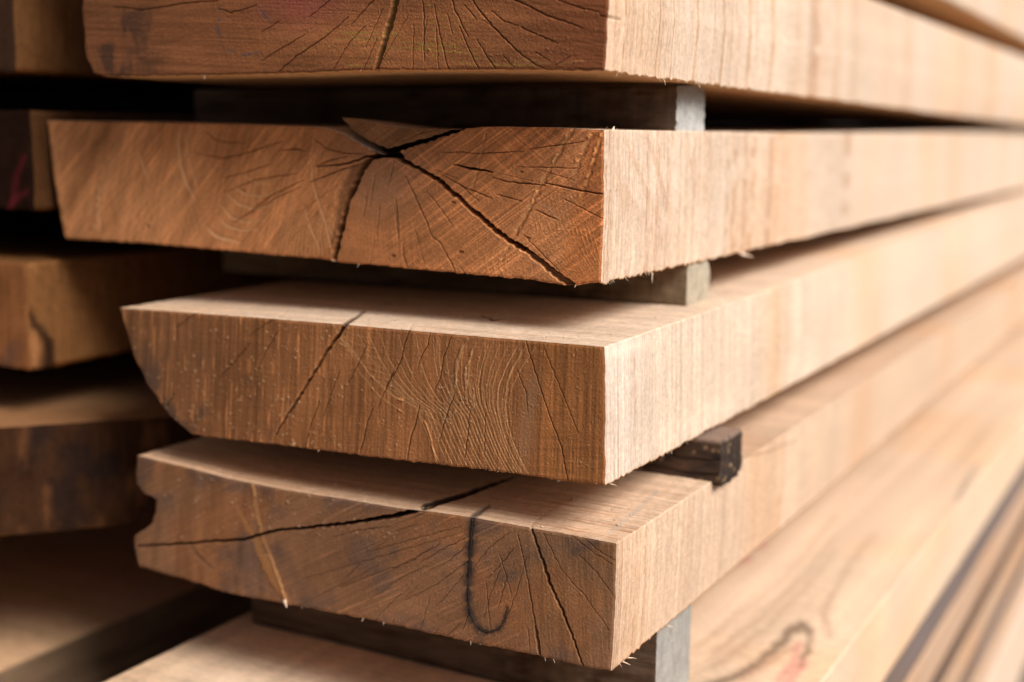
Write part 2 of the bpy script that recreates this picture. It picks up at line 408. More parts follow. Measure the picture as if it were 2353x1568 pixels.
def end_second(f, x, z):
    px, py = f.px, f.py
    base = np.array([.53, .218, .086])
    f.col *= base
    n = fbm(px / 160, py / 120, 4, 3)
    f.col *= (1 + (n - .5) * .45)[:, None]
    hr = sst(1000, 1380, px)
    f.col *= 1 + hr[:, None] * np.array([-.17, -.16, -.10])                       # redder to the right
    lf = sst(780, 300, px)
    f.col *= 1 + lf[:, None] * np.array([.12, .2, .28])
    r = np.hypot((px - 890), (py - 350) * 1.08); th = np.arctan2(py - 350, px - 890)
    core = np.exp(-(r / 150) ** 2)
    f.col *= 1 + core[:, None] * np.array([-.36, -.30, -.14])
    # growth rings about the pith
    rw = r + (fbm(px / 60, py / 60, 3, 5) - .5) * 26
    f.col *= (1 + (vn(rw / 9, th * 2.2, 6) - .5) * .16)[:, None]
    f.col *= (1 + (vn(rw / 30, th * 1.2, 7) - .5) * .18)[:, None]
    # saw marks: right part, running up to the right
    wr = sst(830, 960, px)
    f.streak(-.62, 3.4, 150, .42, 11, where=wr, rise=.00010)
    f.streak(-.60, 11, 260, .22, 12, where=wr)
    f.streak(-.62, 4.2, 190, .40, 13, (1, .85, .7), wr, .00010, (.66, .86))
    f.streak(-.64, 2.8, 240, .45, 15, (1, .85, .7), wr, .00006, (.74, .9))
    f.streak(.72, 2.8, 200, .4, 16, (1, .8, .7), wr, .00004, (.78, .92))
    f.streak(.95, 3.2, 120, .16, 14, where=wr)
    # left part: steeper broad bands + fine lines
    wl = sst(880, 700, px)
    f.streak(-1.08, 34, 420, .34, 21, (1, 1.1, 1.2), wl)
    f.streak(-.85, 5, 160, .30, 22, where=wl, rise=.00008)
    f.streak(-1.35, 4.5, 120, .30, 23, where=wl, rise=.00008)
    f.streak(-.95, 4.5, 200, .35, 24, (1, .9, .8), wl, .0001, (.72, .9))
    # fibre-grey below the pith
    gg = np.exp(-(((px - 880) / 70) ** 2 + ((py - 440) / 60) ** 2))
    f.col[:] = mixc(f.col, (.27, .17, .11), gg * .35)
    # vertical growth fan under the pith
    f.streak(1.5, 4, 90, .3, 25, where=np.exp(-((px - 900) / 130) ** 2) * sst(450, 560, py), rise=.0001)
    hl = (.52, .28, .13)
    # chattered arcs in the left half
    for i, (q, ww) in enumerate([
        ([(412, 292), (410, 330), (415, 380), (428, 425), (450, 462)], 6),
        ([(427, 300), (430, 340), (440, 390), (455, 440)], 3),
        ([(470, 520), (490, 540), (515, 550), (555, 560)], 7),
        ([(500, 498), (520, 520), (550, 530), (595, 528)], 5),
        ([(505, 470), (530, 500), (565, 512), (610, 505)], 4),
        ([(520, 445), (548, 470), (585, 482), (628, 470)], 4),
        ([(530, 425), (560, 446), (595, 452), (640, 440)], 3),
        ([(560, 405), (590, 420), (625, 425)], 3),
        ([(318, 350), (332, 390), (345, 420)], 4), ([(230, 420), (226, 480), (230, 540)], 5),
        ([(715, 350), (718, 420), (735, 480), (765, 545)], 3), ([(700, 480), (712, 520), (735, 575)], 3),
        ([(735, 470), (748, 520), (760, 570)], 3)]):
        f.stroke(q, [1, ww, ww, 1], (.80, .45, .23), .78, .0001, 200 + i, .8, 1.4)
        f.stroke([(a + ww * .9, b - ww * .5) for a, b in q], [1, ww, 1], (.26, .11, .045), .4, -.00005, 260 + i, 1.0, 2)
    # broad dark saw troughs at far left, running up to the right
    f.stroke([(150, 480), (195, 400), (245, 285)], [20, 30, 24], (.20, .09, .035), .5, -.0003, 301, 3, 14)
    f.stroke([(170, 545), (225, 450), (280, 320)], [10, 18, 14], (.42, .21, .10), .45, .0003, 302, 3, 9)
    f.stroke([(122, 330), (126, 400), (138, 470), (150, 520)], [14, 12, 10], (.40, .2, .09), .4, .0005, 303, 4, 7)
    f.stroke([(205, 540), (225, 480), (232, 400), (262, 330)], [7, 9, 7], (.44, .22, .10), .55, .0004, 304, 3, 4, .45, 9)
    for i in range(15):                                   # raked tooth marks lower left
        a = 255 + i * 13
        f.stroke([(a, 400 + i * 4), (a + 12, 470), (a + 34, 550)], [1, 2.4, 1.4], (.72, .40, .2), .4, .00006, 310 + i, .8, 1.0)
    for i in range(16):                                   # beside the wide left split
        a = 640 + i * 8
        f.stroke([(a + 20, 480 + 4 * (i % 5)), (a + 8, 535), (a - 8 + i * 2, 588)], [1, 2.4, 1.6], (.70, .40, .19), .5, .0001, 330 + i, .8, 1.0)
    # curved tooth marks in the lower right corner
    for i in range(15):
        t = i / 14
        a = [(1215 + 120 * t, 470 - 40 * t), (1225 + 130 * t, 530 - 30 * t), (1255 + 118 * t, 590 - 14 * t), (1310 + 72 * t, 645 - 40 * t)]
        f.stroke(a, [1, 2.4, 2.4, 1.2], (.72, .34, .13), .5, .0001, 350 + i, .7, 1.0, .2, 30)
    for i in range(11):
        f.stroke([(1122 + i * 14, 560 + i * 5), (1116 + i * 15, 600 + i * 3.5), (1126 + i * 17, 640 + i)], [1, 2.4, 1.6], (.70, .34, .14), .5, .0001, 380 + i, .7, 1.0)
    # crumbling ridges of raised fibre
    for i, (q, ww) in enumerate([([(1180, 538), (1225, 455), (1270, 370), (1312, 297)], 6), ([(1318, 392), (1334, 350), (1352, 312), (1372, 300)], 8),
                                 ([(1334, 452), (1352, 395), (1372, 330), (1380, 305)], 6), ([(1150, 600), (1180, 540), (1215, 480)], 4),
                                 ([(1085, 430), (1100, 370), (1115, 305)], 3)]):
        f.stroke(q, ww, (.74, .38, .16), .7, .00035, 400 + i, 3, 1.6, .42, 6)
        f.stroke([(a + ww, b + 2) for a, b in q], ww, (.17, .07, .025), .5, -.0002, 410 + i, 3, 2.4)
    mp = sst(1305, 1330, px - (480 - py) * .22)
    f.col *= 1 + mp[:, None] * np.array([.05, -.06, -.18])
    # pale scratches
    f.stroke([(1237, 465), (1262, 480), (1285, 503)], 1.6, (.5, .36, .26), .5, 0, 421, .6)
    f.stroke([(1180, 415), (1240, 465), (1275, 490)], 1.4, (.5, .34, .22), .3, 0, 422, .6)
    # small knots / pecks
    for i, (a, b, rr) in enumerate([(1041, 465, 6), (1059, 579, 7), (903, 588, 6), (1198, 395, 4), (1214, 547, 5), (340, 520, 6), (560, 438, 4)]):
        f.stroke([(a - 2, b), (a + 2, b + 1)], rr, (.07, .025, .012), .75, -.0005, 430 + i, 0, 2)
    # ---- splits
    dk = (.05, .022, .01)
    f.crack([(896, 353), (930, 372), (960, 386), (1005, 413), (1050, 452), (1100, 497), (1150, 538), (1200, 572)], [13, 8, 9, 9.5, 9.5, 9.5, 9.5], .010, 501, 2.2, (.025, .011, .006), lip=.1)
    f.stroke([(1046, 460), (1096, 505), (1146, 547), (1196, 580), (1240, 611), (1290, 650)], [2, 4, 4, 5, 6, 5], (.50, .25, .11), .55, .0001, 5011, 1.4, 1.4, .3, 12)  # tan stroke paints the light caught on the split's lower face
    f.crack([(1190, 562), (1240, 600), (1280, 634), (1312, 656)], [9, 12, 13, 15], .0022, 502, 1.6, (.24, .115, .05))
    f.crack([(1186, 558), (1240, 595), (1284, 630), (1320, 653)], [5, 4, 4, 2], .004, 503, 1.5, dk)
    f.crack([(884, 352), (855, 362), (836, 382), (824, 404), (812, 432), (800, 455), (792, 485)], [11, 11, 12, 14, 15, 15, 14], .012, 504, 1.6, (.02, .009, .005), 6, lip=0)
    f.crack([(793, 480), (784, 520), (775, 560), (765, 600)], [14, 14, 14, 12], .008, 505, 1.6, (.05, .022, .012), 6, lip=0)
    f.stroke([(845, 372), (812, 392), (790, 440), (775, 500), (760, 560)], [12, 22, 20, 15, 10], (.17, .075, .032), .6, -.0008, 506, 3, 6)  # brown stroke paints the dimmer light in the trough beside the split
    f.crack([(868, 353), (905, 354), (922, 362)], [16, 20, 13], .014, 507, 2.5, (.02, .009, .005), 5, lip=0)
    f.crack([(879, 353), (835, 362), (799, 377), (726, 384)], [6, 4, 3, 1], .005, 508, 1.5, dk)
    f.crack([(713, 419), (744, 406), (781, 392), (832, 377)], [2, 4.5, 4, 3], .004, 509, 1.2, dk)
    f.crack([(1041, 379), (1074, 386), (1132, 396)], [2, 5, 1.5], .004, 510, 1.2, dk)
    f.crack([(1132, 408), (1165, 418), (1209, 422), (1253, 427)], [1.5, 4, 4, 1], .004, 511, 1.3, dk)
    f.crack([(1250, 421), (1293, 430), (1348, 441), (1381, 446), (1392, 446)], [1.5, 4, 4.5, 4, 4], .004, 512, 1.2, dk)
    f.crack([(931, 406), (953, 450), (978, 505), (993, 546), (1010, 555), (1030, 593), (1046, 624)], [1.5, 3.4, 3.6, 3, 1.2, 3, 2.6], .004, 513, 1.2, dk)
    f.crack([(909, 458), (914, 520), (916, 553)], [1.5, 3.6, 2], .004, 514, 1, dk)
    f.crack([(925, 560), (927, 586), (934, 612)], [1.5, 4, 3], .004, 515, 1, dk)
    f.crack([(1041, 417), (1074, 434), (1103, 445), (1132, 458)], [1.2, 3.4, 3, 1], .0035, 516, 1.2, dk)
    f.crack([(1140, 447), (1165, 454), (1198, 463)], [1.2, 3, 1], .003, 517, 1, dk)
    f.crack([(1015, 351), (1055, 349), (1088, 354), (1121, 352), (1169, 350), (1205, 347)], [1, 2.6, 1.5, 2.8, 2.4, 1], .003, 518, 1.3, dk)
    f.crack([(1209, 344), (1257, 337), (1341, 326)], [1, 2.8, 1], .003, 519, 1, dk)
    f.crack([(1231, 483), (1253, 494), (1279, 505)], [1, 3, 1], .003, 520, 1, dk)
    f.crack([(1190, 384), (1250, 385), (1330, 388)], [.8, 2, .8], .002, 521, 1)
    for i, (q, ww) in enumerate([([(440, 352), (513, 364), (557, 355), (601, 339), (652, 324)], 3), ([(641, 346), (678, 342), (700, 348)], 4.5),
              ([(513, 410), (560, 398), (623, 377)], 2.6), ([(516, 443), (586, 414), (678, 399)], 2.6), ([(538, 513), (623, 450), (696, 414)], 3.4),
              ([(560, 500), (640, 452), (690, 430)], 2.4), ([(720, 318), (752, 344), (790, 352), (842, 356)], 2.6), ([(720, 384), (762, 368), (800, 360)], 3),
              ([(470, 300), (500, 325), (560, 330)], 2), ([(862, 400), (855, 440), (850, 475)], 2.2), ([(905, 372), (897, 410), (890, 430)], 2.4),
              ([(845, 440), (838, 480), (835, 500)], 2.4), ([(873, 470), (868, 520), (866, 545)], 2.2), ([(980, 440), (1020, 490), (1040, 520)], 1.6),
              ([(1010, 400), (1055, 424), (1100, 462)], 1.6)]):
        f.crack(q, [1, ww, ww, 1], .003, 530 + i, 1.3, dk)
    radial_checks(f, 890, 350, 14, 560, 90, 420, -.05, 2.9, 1.3, .0008)
    specks(f, 70, (.55, .33, .17), 600, (900, 300, 1375, 640), 1.3, .6)

def end_third(f, x, z):
    px, py = f.px, f.py
    f.col *= np.array([.29, .122, .049])
    n = fbm(px / 120, py / 160, 4, 31)
    f.col *= (1 + (n - .5) * .5)[:, None]
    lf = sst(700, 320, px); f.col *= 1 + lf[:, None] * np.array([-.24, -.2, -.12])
    rt = sst(1190, 1260, px); f.col *= 1 + rt[:, None] * np.array([.05, .02, -.1])
    wob = (fbm(px / 90, py / 200, 2, 33) - .5) * 40
    f.streak(math.pi / 2 + .03, 3.2, 130, .55, 34, rise=.00010)
    f.streak(math.pi / 2 + .03, 9, 220, .3, 35)
    f.streak(math.pi / 2 + .02, 24, 400, .22, 36, (1, .9, .8))
    f.streak(math.pi / 2 + .05, 3.8, 60, .8, 37, (1, .9, .75), sst(1000, 700, px) * .8 + .15, .0002, (.76, .92))
    # darker, bluish mould stains low left
    st = sst(.52, .72, fbm(px / 38, py / 50, 4, 38)) * sst(760, 380, px) * sst(740, 900, py)
    f.col[:] = mixc(f.col, (.065, .05, .045), st * .65)
    f.streak(.04, 3.4, 50, .14, 39)
    # right: horizontal ripples and inclined fibre
    f.streak(.03, 3.4, 80, .22, 40, where=sst(1175, 1215, px) * sst(900, 960, py))
    lt = np.exp(-((px - 1215 + (py - 950) * .12) / 18) ** 2) * sst(830, 900, py) * sst(1090, 1030, py)
    f.col[:] = mixc(f.col, (.30, .165, .09), lt * .6)
    # fan of curved tooth ridges
    gA = np.array([(778, 752), (815, 815), (858, 868), (905, 910), (955, 935), (968, 965), (990, 1020), (1008, 1062)], float)
    gB = np.array([(1222, 797), (1190, 845), (1167, 890), (1160, 930), (1166, 975), (1178, 1015), (1195, 1055), (1218, 1093)], float)
    hl = (.40, .20, .085)
    for i in range(23):
        t = (i / 22) ** .8
        q = gA * (1 - t) + gB * t
        rs = np.random.RandomState(i + 900)
        a = rs.randint(0, 3) if i > 3 else 0
        b = len(q) if i > 14 or i < 4 else len(q) - rs.randint(0, 2)
        f.stroke(q[a:b] + rs.rand(2) * 3, [1.0, 2.2, 2.6, 1.6], (.62, .33, .15), .9, .00007, 700 + i, .5, .9, .12, 40)
        f.stroke(q[a:b] + [3.6, 1.6], [1, 2.6, 2.6, 1], (.10, .042, .017), .4, -.00005, 730 + i, .5, 1.4)
    for i in range(12):
        t = .5 + .5 * i / 11
        q = gA * (1 - t) + gB * t; q = q + [6, 0]
        f.stroke(q[0:5] + np.random.RandomState(i + 40).rand(2) * 4, [1.0, 2.0, 2.0, .8], (.58, .31, .14), .75, .00006, 745 + i, .5, .9, .15, 40)
    for i in range(14):                                    # teeth crossing from the left guide, upper fan
        t = i / 13
        p0 = gA[0] * (1 - t) + gA[4] * t + [4, 0]
        p0[1] = np.interp(p0[0], gA[:, 0], gA[:, 1])
        f.stroke([p0, p0 + [45, 14 + 10 * t], p0 + [88 - 30 * t, 22 + 26 * t]], [1, 2.2, 1], (.48, .25, .11), .6, .0001, 760 + i, .6, .9)
    for q, ww in (([(762, 742), (785, 780), (820, 830)], 6), ([(786, 768), (850, 862), (905, 912), (958, 938)], 4), ([(818, 845), (870, 910), (930, 950)], 3),
                  ([(960, 938), (985, 990), (1002, 1060)], 3), ([(770, 750), (800, 796)], 4)):
        f.stroke(q, [2, ww, ww, 1.5], (.46, .235, .10), .75, .0004, 780 + ww, 1.4, 1.3)
    f.stroke([(1075, 780), (1056, 810), (1046, 860), (1038, 910), (1022, 960), (1005, 1015)], [5, 7, 9, 12, 9, 6], (.36, .2, .10), .55, .0004, 790, 3, 2.4, .4, 9)
    f.stroke([(1092, 790), (1068, 850), (1072, 930)], [4, 5, 4], (.34, .18, .085), .5, .0003, 791, 2, 2, .42, 8)
    f.stroke([(1200, 805), (1170, 860), (1160, 910)], [3, 4, 3], (.38, .2, .09), .6, .0003, 792, 1.5, 1.2)
    dk = (.035, .016, .008)
    for i, (q, ww, dp) in enumerate([
        ([(838, 716), (792, 749), (751, 806), (722, 854), (689, 909), (655, 960), (632, 1000)], [6, 8, 7, 6, 5, 4, 1.5], .008),
        ([(940, 757), (929, 792), (923, 825), (894, 879), (880, 905)], [4, 3.5, 5, 4, 1.5], .005), ([(989, 762), (982, 795), (971, 812), (958, 850)], [3, 3, 2.6, 1], .004),
        ([(1037, 773), (1019, 821), (1013, 861), (1000, 894)], [2.4, 2.8, 3.2, 1], .004), ([(964, 932), (953, 978), (942, 1008), (936, 1059)], [4, 5.5, 6, 4], .006),
        ([(856, 938), (841, 975), (836, 1008), (826, 1041)], [2, 4.5, 5, 4], .005),
        ([(1207, 781), (1220, 825), (1242, 894), (1264, 960), (1290, 1030), (1304, 1103)], [2.4, 3, 3.6, 3.4, 4, 3], .005),
        ([(1188, 850), (1209, 905), (1213, 950)], [1, 2, 1], .003), ([(1045, 905), (1034, 930), (1019, 975), (1010, 1010)], [1.5, 5, 3, 1.5], .005),
        ([(1080, 940), (1074, 1000), (1068, 1052)], [1, 3.6, 2.6], .005), ([(1114, 950), (1113, 1050)], [1, 2], .003),
        ([(447, 722), (403, 755)], [3, 1.5], .003), ([(637, 728), (600, 752), (571, 773)], [3, 2.5, 1.2], .003), ([(575, 788), (531, 839), (502, 869)], [1, 2.6, 1], .003),
        ([(640, 760), (615, 800), (590, 850)], [1, 2, 1], .003), ([(735, 920), (715, 970), (700, 1025)], [1, 2.6, 1.6], .003), ([(905, 850), (880, 905), (868, 935)], [1, 3, 1], .003),
        ([(780, 850), (760, 905), (742, 960)], [1, 2, 1], .003), ([(845, 790), (826, 830), (800, 880)], [1, 2.4, 1], .003),
        ([(400, 905), (380, 935)], [3, 4], .004), ([(1250, 800), (1290, 900), (1330, 1000)], [.8, 1.4, .8], .0015)]):
        f.crack(q, ww if i == 0 else [w_ * .7 for w_ in ww], dp, 800 + i, 1.3, dk)
    specks(f, 330, (.52, .36, .20), 2000, (300, 735, 800, 1040), 1.9, .75)
    specks(f, 170, (.48, .32, .19), 2500, (800, 780, 1380, 1090), 1.5, .65)
    for i in range(26):
        rs = np.random.RandomState(i + 3000); a, b = 1000 + 90 * rs.rand(), 850 + 160 * rs.rand()
        f.stroke([(a, b), (a + 10 * (rs.rand() - .5), b + 8 * rs.rand()), (a + 18 * (rs.rand() - .4), b + 8 * (rs.rand() - .5))], 1.5, (.5, .36, .25), .6, .0003, i, 1)

def end_fourth(f, x, z):
    px, py = f.px, f.py
    f.col *= np.array([.225, .113, .060])
    n = fbm(px / 130, py / 110, 4, 51)
    f.col *= (1 + (n - .5) * .5)[:, None]
    rt = sst(1150, 1260, px); f.col *= 1 + rt[:, None] * np.array([.02, .06, .06])
    og = sst(.45, .7, fbm(px / 150, py / 200, 3, 52)); f.col *= 1 + og[:, None] * np.array([.12, .0, -.14])
    gy = sst(.5, .72, fbm(px / 60, py / 60, 4, 53)); f.col[:] = mixc(f.col, (.10, .07, .06), gy * .5)
    r = np.hypot(px - 1130, (py - 1165) * 1.1); th = np.arctan2(py - 1165, px - 1130)
    f.col *= (1 + (vn(r / 9 + 3 * fbm(px / 80, py / 80, 3, 54), th * 2, 55) - .5) * .14)[:, None]
    f.streak(math.pi / 2 - .06, 3.4, 70, .4, 56, rise=.0001, where=sst(1130, 1260, px) + .35 * sst(700, 500, px))
    f.streak(-.45, 3.2, 110, .26, 57, rise=.0001, where=sst(1250, 1100, px))
    f.streak(-.42, 4, 110, .5, 58, (1, .9, .8), sst(700, 800, px) * sst(1240, 1120, px), .00015, (.74, .92))
    f.streak(math.pi / 2 + .1, 14, 160, .4, 59, where=sst(800, 500, px))
    f.stroke([(345, 1125), (380, 1090), (430, 1110), (445, 1180)], [20, 26, 14, 6], (.2, .10, .045), .4, 0, 61, 3, 14)
    # pale inlaid wedge of splintered grain
    f.stroke([(541, 1158), (565, 1205), (590, 1245), (612, 1300), (640, 1350), (660, 1384)], [3, 10, 14, 22, 18, 8], (.36, .17, .065), .75, .0003, 62, 1.5, 4)
    f.stroke([(580, 1115), (587, 1160), (598, 1210), (612, 1255), (634, 1312), (658, 1384)], [7, 8, 8, 7, 6, 4], (.40, .20, .085), .8, .0004, 63, 1.2, 2)
    for i in range(12):
        f.stroke([(425 + i * 9, 1240 + i * 4), (440 + i * 12, 1280 + i * 4), (480 + i * 14, 1318 + i * 4)], [1, 2.6, 1], (.26, .14, .08), .4, .0001, 70 + i, 1, 1.4)
    f.stroke([(432, 1245), (455, 1278), (490, 1308)], [3, 5, 2], (.06, .032, .02), .6, -.0003, 85, 1, 2.4)
    dk = (.03, .016, .009)
    f.crack([(316, 1256), (420, 1250), (500, 1243), (560, 1240), (600, 1228), (640, 1218), (700, 1213), (800, 1203), (860, 1194), (930, 1181), (990, 1162)],
            [4, 5, 5, 6, 6, 6, 6, 7, 9, 11, 12], .009, 90, 1.5, dk)
    f.crack([(1219, 1213), (1237, 1260), (1252, 1305), (1262, 1340), (1290, 1400), (1318, 1470), (1338, 1528)], [4, 4.6, 6, 5, 4.2, 3.6, 2.4], .006, 91, 1.6, dk)
    f.crack([(1190, 1230), (1204, 1290), (1214, 1340), (1222, 1390), (1230, 1440), (1235, 1480)], [1.0, 1.8, 2.0, 3, 3.6, 3], .004, 92, 1.2, dk)
    f.crack([(1230, 1440), (1237, 1480), (1240, 1505)], [4, 7, 5], .0025, 93, 1, (.2, .10, .05))
    # fine checks fanning out to lower left and lower right
    rs = np.random.RandomState(95)
    fan = [((1075, 1235), (955, 1300)), ((1070, 1255), (985, 1310)), ((1075, 1290), (930, 1380)), ((1010, 1250), (880, 1320)), ((1060, 1210), (840, 1270)),
           ((1040, 1230), (700, 1330)), ((980, 1300), (840, 1385)), ((960, 1285), (780, 1350)), ((940, 1350), (850, 1440)), ((1066, 1320), (1000, 1395)),
           ((1060, 1430), (1000, 1490)), ((1080, 1395), (1060, 1450)), ((1170, 1225), (1090, 1300)), ((1180, 1260), (1120, 1330)), ((1150, 1310), (1110, 1420)),
           ((1210, 1280), (1160, 1430)), ((1165, 1325), (1145, 1400)), ((900, 1210), (760, 1235)), ((870, 1300), (730, 1370)),
           ((1248, 1224), (1290, 1310)), ((1290, 1310), (1400, 1450)), ((1310, 1230), (1410, 1300)), ((1330, 1275), (1412, 1375)),
           ((1345, 1240), (1412, 1288)), ((1090, 1470), (1084, 1490))]
    for i, (a, b) in enumerate(fan):
        mid = ((a[0] + b[0]) / 2 + rs.randn() * 5, (a[1] + b[1]) / 2 + rs.randn() * 5)
        f.crack([a, mid, b], [.5, (1.1 if a[0] < 1235 else .7) + 1.2 * rs.rand() ** 2, 1.0, .5], .0008, 100 + i, 1.8, dk)
    radial_checks(f, 1120, 1140, 16, 140, 120, 420, .6, 3.0, 1.3, .0008)
    specks(f, 130, (.40, .28, .18), 4000, (360, 1100, 1000, 1240), 2.4, .65)
    specks(f, 160, (.36, .25, .16), 4500, (800, 1200, 1400, 1500), 1.3, .6)
    # black iron-stained J: wide soft stain under the iron strip
    J = [(1086, 1192), (1083, 1225), (1080, 1270), (1077, 1320), (1075, 1370), (1079, 1405), (1090, 1432), (1106, 1449), (1124, 1454), (1142, 1449), (1155, 1436), (1162, 1418), (1166, 1396)]
    f.stroke(J, [20, 26, 28, 26, 24, 22, 22, 20, 16, 12, 6], (.025, .022, .024), .75, 0, 160, 2.5, 9, .22, 7)
    f.stroke([(1110, 1452), (1100, 1480), (1085, 1490)], [12, 20, 10], (.04, .035, .032), .5, 0, 161, 2, 9)
    f.stroke([(1320, 1270), (1350, 1250), (1400, 1230)], [14, 20, 12], (.05, .04, .04), .45, 0, 162, 3, 10)
    f.stroke([(640, 1260), (720, 1400)], [20, 30], (.07, .05, .045), .35, 0, 163, 6, 18)
    f.stroke(J, [9, 10, 11, 10, 9, 8, 8, 8, 7, 5, 3], (.012, .011, .012), .9, 0, 164, 1.2, 3, .2, 8)

def end_first(f, x, z):
    px, py = f.px, f.py
    f.col *= np.array([.27, .105, .044])
    n = fbm(px / 140, py / 70, 4, 71)
    f.col *= (1 + (n - .5) * .55)[:, None]
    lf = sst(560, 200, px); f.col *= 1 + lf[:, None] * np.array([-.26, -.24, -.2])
    rt = sst(1150, 1380, px); f.col *= 1 + rt[:, None] * np.array([-.1, -.19, -.18])
    r = np.hypot(px - 1010, py + 60); th = np.arctan2(py + 60, px - 1010)
    f.col *= (1 + (vn(r / 8, th * 2, 72) - .5) * .14)[:, None]
    f.streak(.04, 3.4, 140, .34, 73, rise=.0001)
    f.streak(.05, 9, 220, .24, 74)
    f.streak(.22, 3.6, 90, .34, 75, where=sst(1080, 1250, px), rise=.0001)
    f.streak(-.3, 3.4, 120, .2, 76, where=sst(1150, 900, px))
    bl = sst(.5, .7, fbm(px / 30, py / 70, 4, 77)) * sst(480, 250, px); f.col[:] = mixc(f.col, (.045, .03, .025), bl * .7)
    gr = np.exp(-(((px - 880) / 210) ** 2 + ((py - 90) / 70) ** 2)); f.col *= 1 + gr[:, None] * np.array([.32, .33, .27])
    pk = np.exp(-(((px - 690) / 95) ** 2 + ((py - 14) / 48) ** 2)) * (.55 + .6 * fbm(px / 40, py / 25, 3, 78))
    f.col[:] = mixc(f.col, (.30, .06, .075), np.clip(pk * .5, 0, .42))
    for q in ([(508, 10), (500, 60), (508, 110)], [(520, 118), (560, 126), (600, 122)], [(585, 2), (598, 25), (620, 45)], [(615, 170), (606, 160)]):
        f.stroke(q, [3, 7, 3], (.06, .075, .095), .6, 0, int(q[0][0]), 3, 3.5, .4, 12)
    yl = (.34, .22, .055)
    for i, (q, ww) in enumerate([([(750, 74), (800, 75), (870, 76), (930, 80)], 4.5), ([(790, 84), (850, 86), (900, 84)], 4), ([(770, 90), (870, 92), (960, 100), (1040, 106)], 3),
                                 ([(960, 104), (1040, 108), (1090, 114)], 3), ([(880, 110), (950, 112), (1060, 120)], 3), ([(980, 114), (1075, 122)], 3.5),
                                 ([(1085, 134), (1150, 138), (1230, 140)], 4), ([(1060, 146), (1170, 150), (1240, 150)], 3.5), ([(1180, 144), (1280, 146), (1340, 142)], 4.5),
                                 ([(800, 150), (850, 151)], 4), ([(1190, 158), (1300, 158)], 4)]):
        f.stroke(q, ww, yl if q[0][0] < 1070 else (.30, .15, .06), .7, .0003, 800 + i, 1.5, 1.5, .35, 10)
    specks(f, 60, (.30, .27, .04), 5000, (960, 0, 1110, 150), 2.2, .7); specks(f, 50, (.30, .24, .06), 5100, (690, 100, 900, 155), 1.8, .6)
    dk = (.03, .013, .007)
    f.crack([(914, -60), (905, 20), (888, 80), (872, 130), (862, 165)], [17, 16, 15, 13, 12], .0030, 900, 1.2, (.16, .085, .028), lip=.1)
    for i, (q, ww) in enumerate([([(1078, -10), (1102, 25), (1130, 60), (1160, 90), (1200, 128), (1232, 150), (1262, 164)], [4, 5, 5, 5, 4, 3, 2]),
        ([(1160, -8), (1210, 12), (1260, 38), (1300, 50), (1340, 66)], [6, 6, 5, 6, 2]), ([(1280, 0), (1330, 18), (1376, 28)], [2, 4, 2]),
        ([(1376, 35), (1392, 38)], [3, 4]), ([(1035, -10), (1044, 20), (1060, 55), (1076, 85)], [4, 4, 4, 1.5]), ([(970, -5), (974, 40), (973, 110), (974, 140)], [2, 3.5, 3, 1]),
        ([(998, 10), (1008, 70), (1018, 110), (1028, 155), (1034, 165)], [1, 3, 3, 3, 2]), ([(1055, 60), (1078, 115), (1100, 160)], [1.5, 3, 2.5]),
        ([(1196, 62), (1226, 76), (1250, 86), (1282, 101)], [2, 4, 4, 1]), ([(1128, 25), (1160, 50), (1190, 60)], [1, 2.6, 1]), ([(1096, 92), (1125, 140), (1140, 160)], [1, 3, 2]),
        ([(950, 60), (948, 160)], [1, 2]), ([(860, -2), (830, 30), (805, 58)], [4, 4, 1]), ([(760, -2), (710, 40)], [3, 1.5]), ([(800, 40), (740, 90), (680, 130), (640, 165)], [1.5, 3.4, 4, 4]),
        ([(840, 60), (800, 100), (765, 160)], [1, 3, 3]), ([(880, 20), (856, 70), (840, 110)], [1, 3, 1]), ([(700, 80), (650, 110), (600, 140)], [1, 3, 2]), ([(640, 50), (600, 75)], [3, 1.5]),
        ([(865, 90), (835, 160)], [2, 2]), ([(260, 16), (330, 24), (420, 8), (500, 2)], [3, 5, 5, 3]), ([(500, 20), (530, 30), (590, 12)], [2, 4, 2]),
        ([(1276, 150), (1310, 130)], [2, 1]), ([(1230, 120), (1262, 140)], [2.5, 1])]):
        f.crack(q, [w_ * .72 for w_ in (ww if isinstance(ww, list) else [ww])], .004, 910 + i, 1.4, dk)
    radial_checks(f, 1010, -60, 8, 940, 90, 260, .3, 2.8, 1.4, .001)
    specks(f, 90, (.34, .19, .10), 5200, (1080, 20, 1380, 160), 1.4, .6)

# ------------------------------------------------------------------ the front stack
def rect(x0, x1, zt, zb, y=0):
    return (np.array([[x0, zt], [x1, zt]]), np.array([[x1, zt], [x1, zb]]), np.array([[x0, zb], [x1, zb]]), np.array([[x0, zt], [x0, zb]]))
GR = "sawn planks in the front stack"

# top plank, dark end with the pink stain
Pb = [(214, 168), (240, 176), (366, 174), (500, 172), (659, 168), (861, 161), (1000, 160), (1200, 160), (1388, 162)]
b1 = front(Pb); tL = at(186, 0, 1, 0)
T1 = np.array([[b1[0, 0] - .003, .181], [-.004, .181]])
L1 = np.array([[b1[0, 0] - .003, .181], [b1[0, 0] - .006, .150], [b1[0, 0] - .004, .125], b1[0]])
R1 = np.array([[-.004, .181], [-.0018, .14], b1[-1]])
def ex1(f, k, x, y, z):
    f.crack([(1392, 39), (1424, 44), (1455, 49)], [3, 3, .8], .0015, 33, 1, (.2, .08, .03))
st1 = [(.0545, .0009, .75), (.0585, .0005, .5), (.101, .0017, .55), (.138, .0015, .6), (.178, .0022, .6), (.217, .0022, .5), (.262, .003, .65), (.31, .004, .5), (.352, .004, .3), (.40, .006, .4),
       (.48, .008, .35), (.56, .009, .3), (.66, .012, .35), (.8, .015, .3), (.95, .02, .3)]
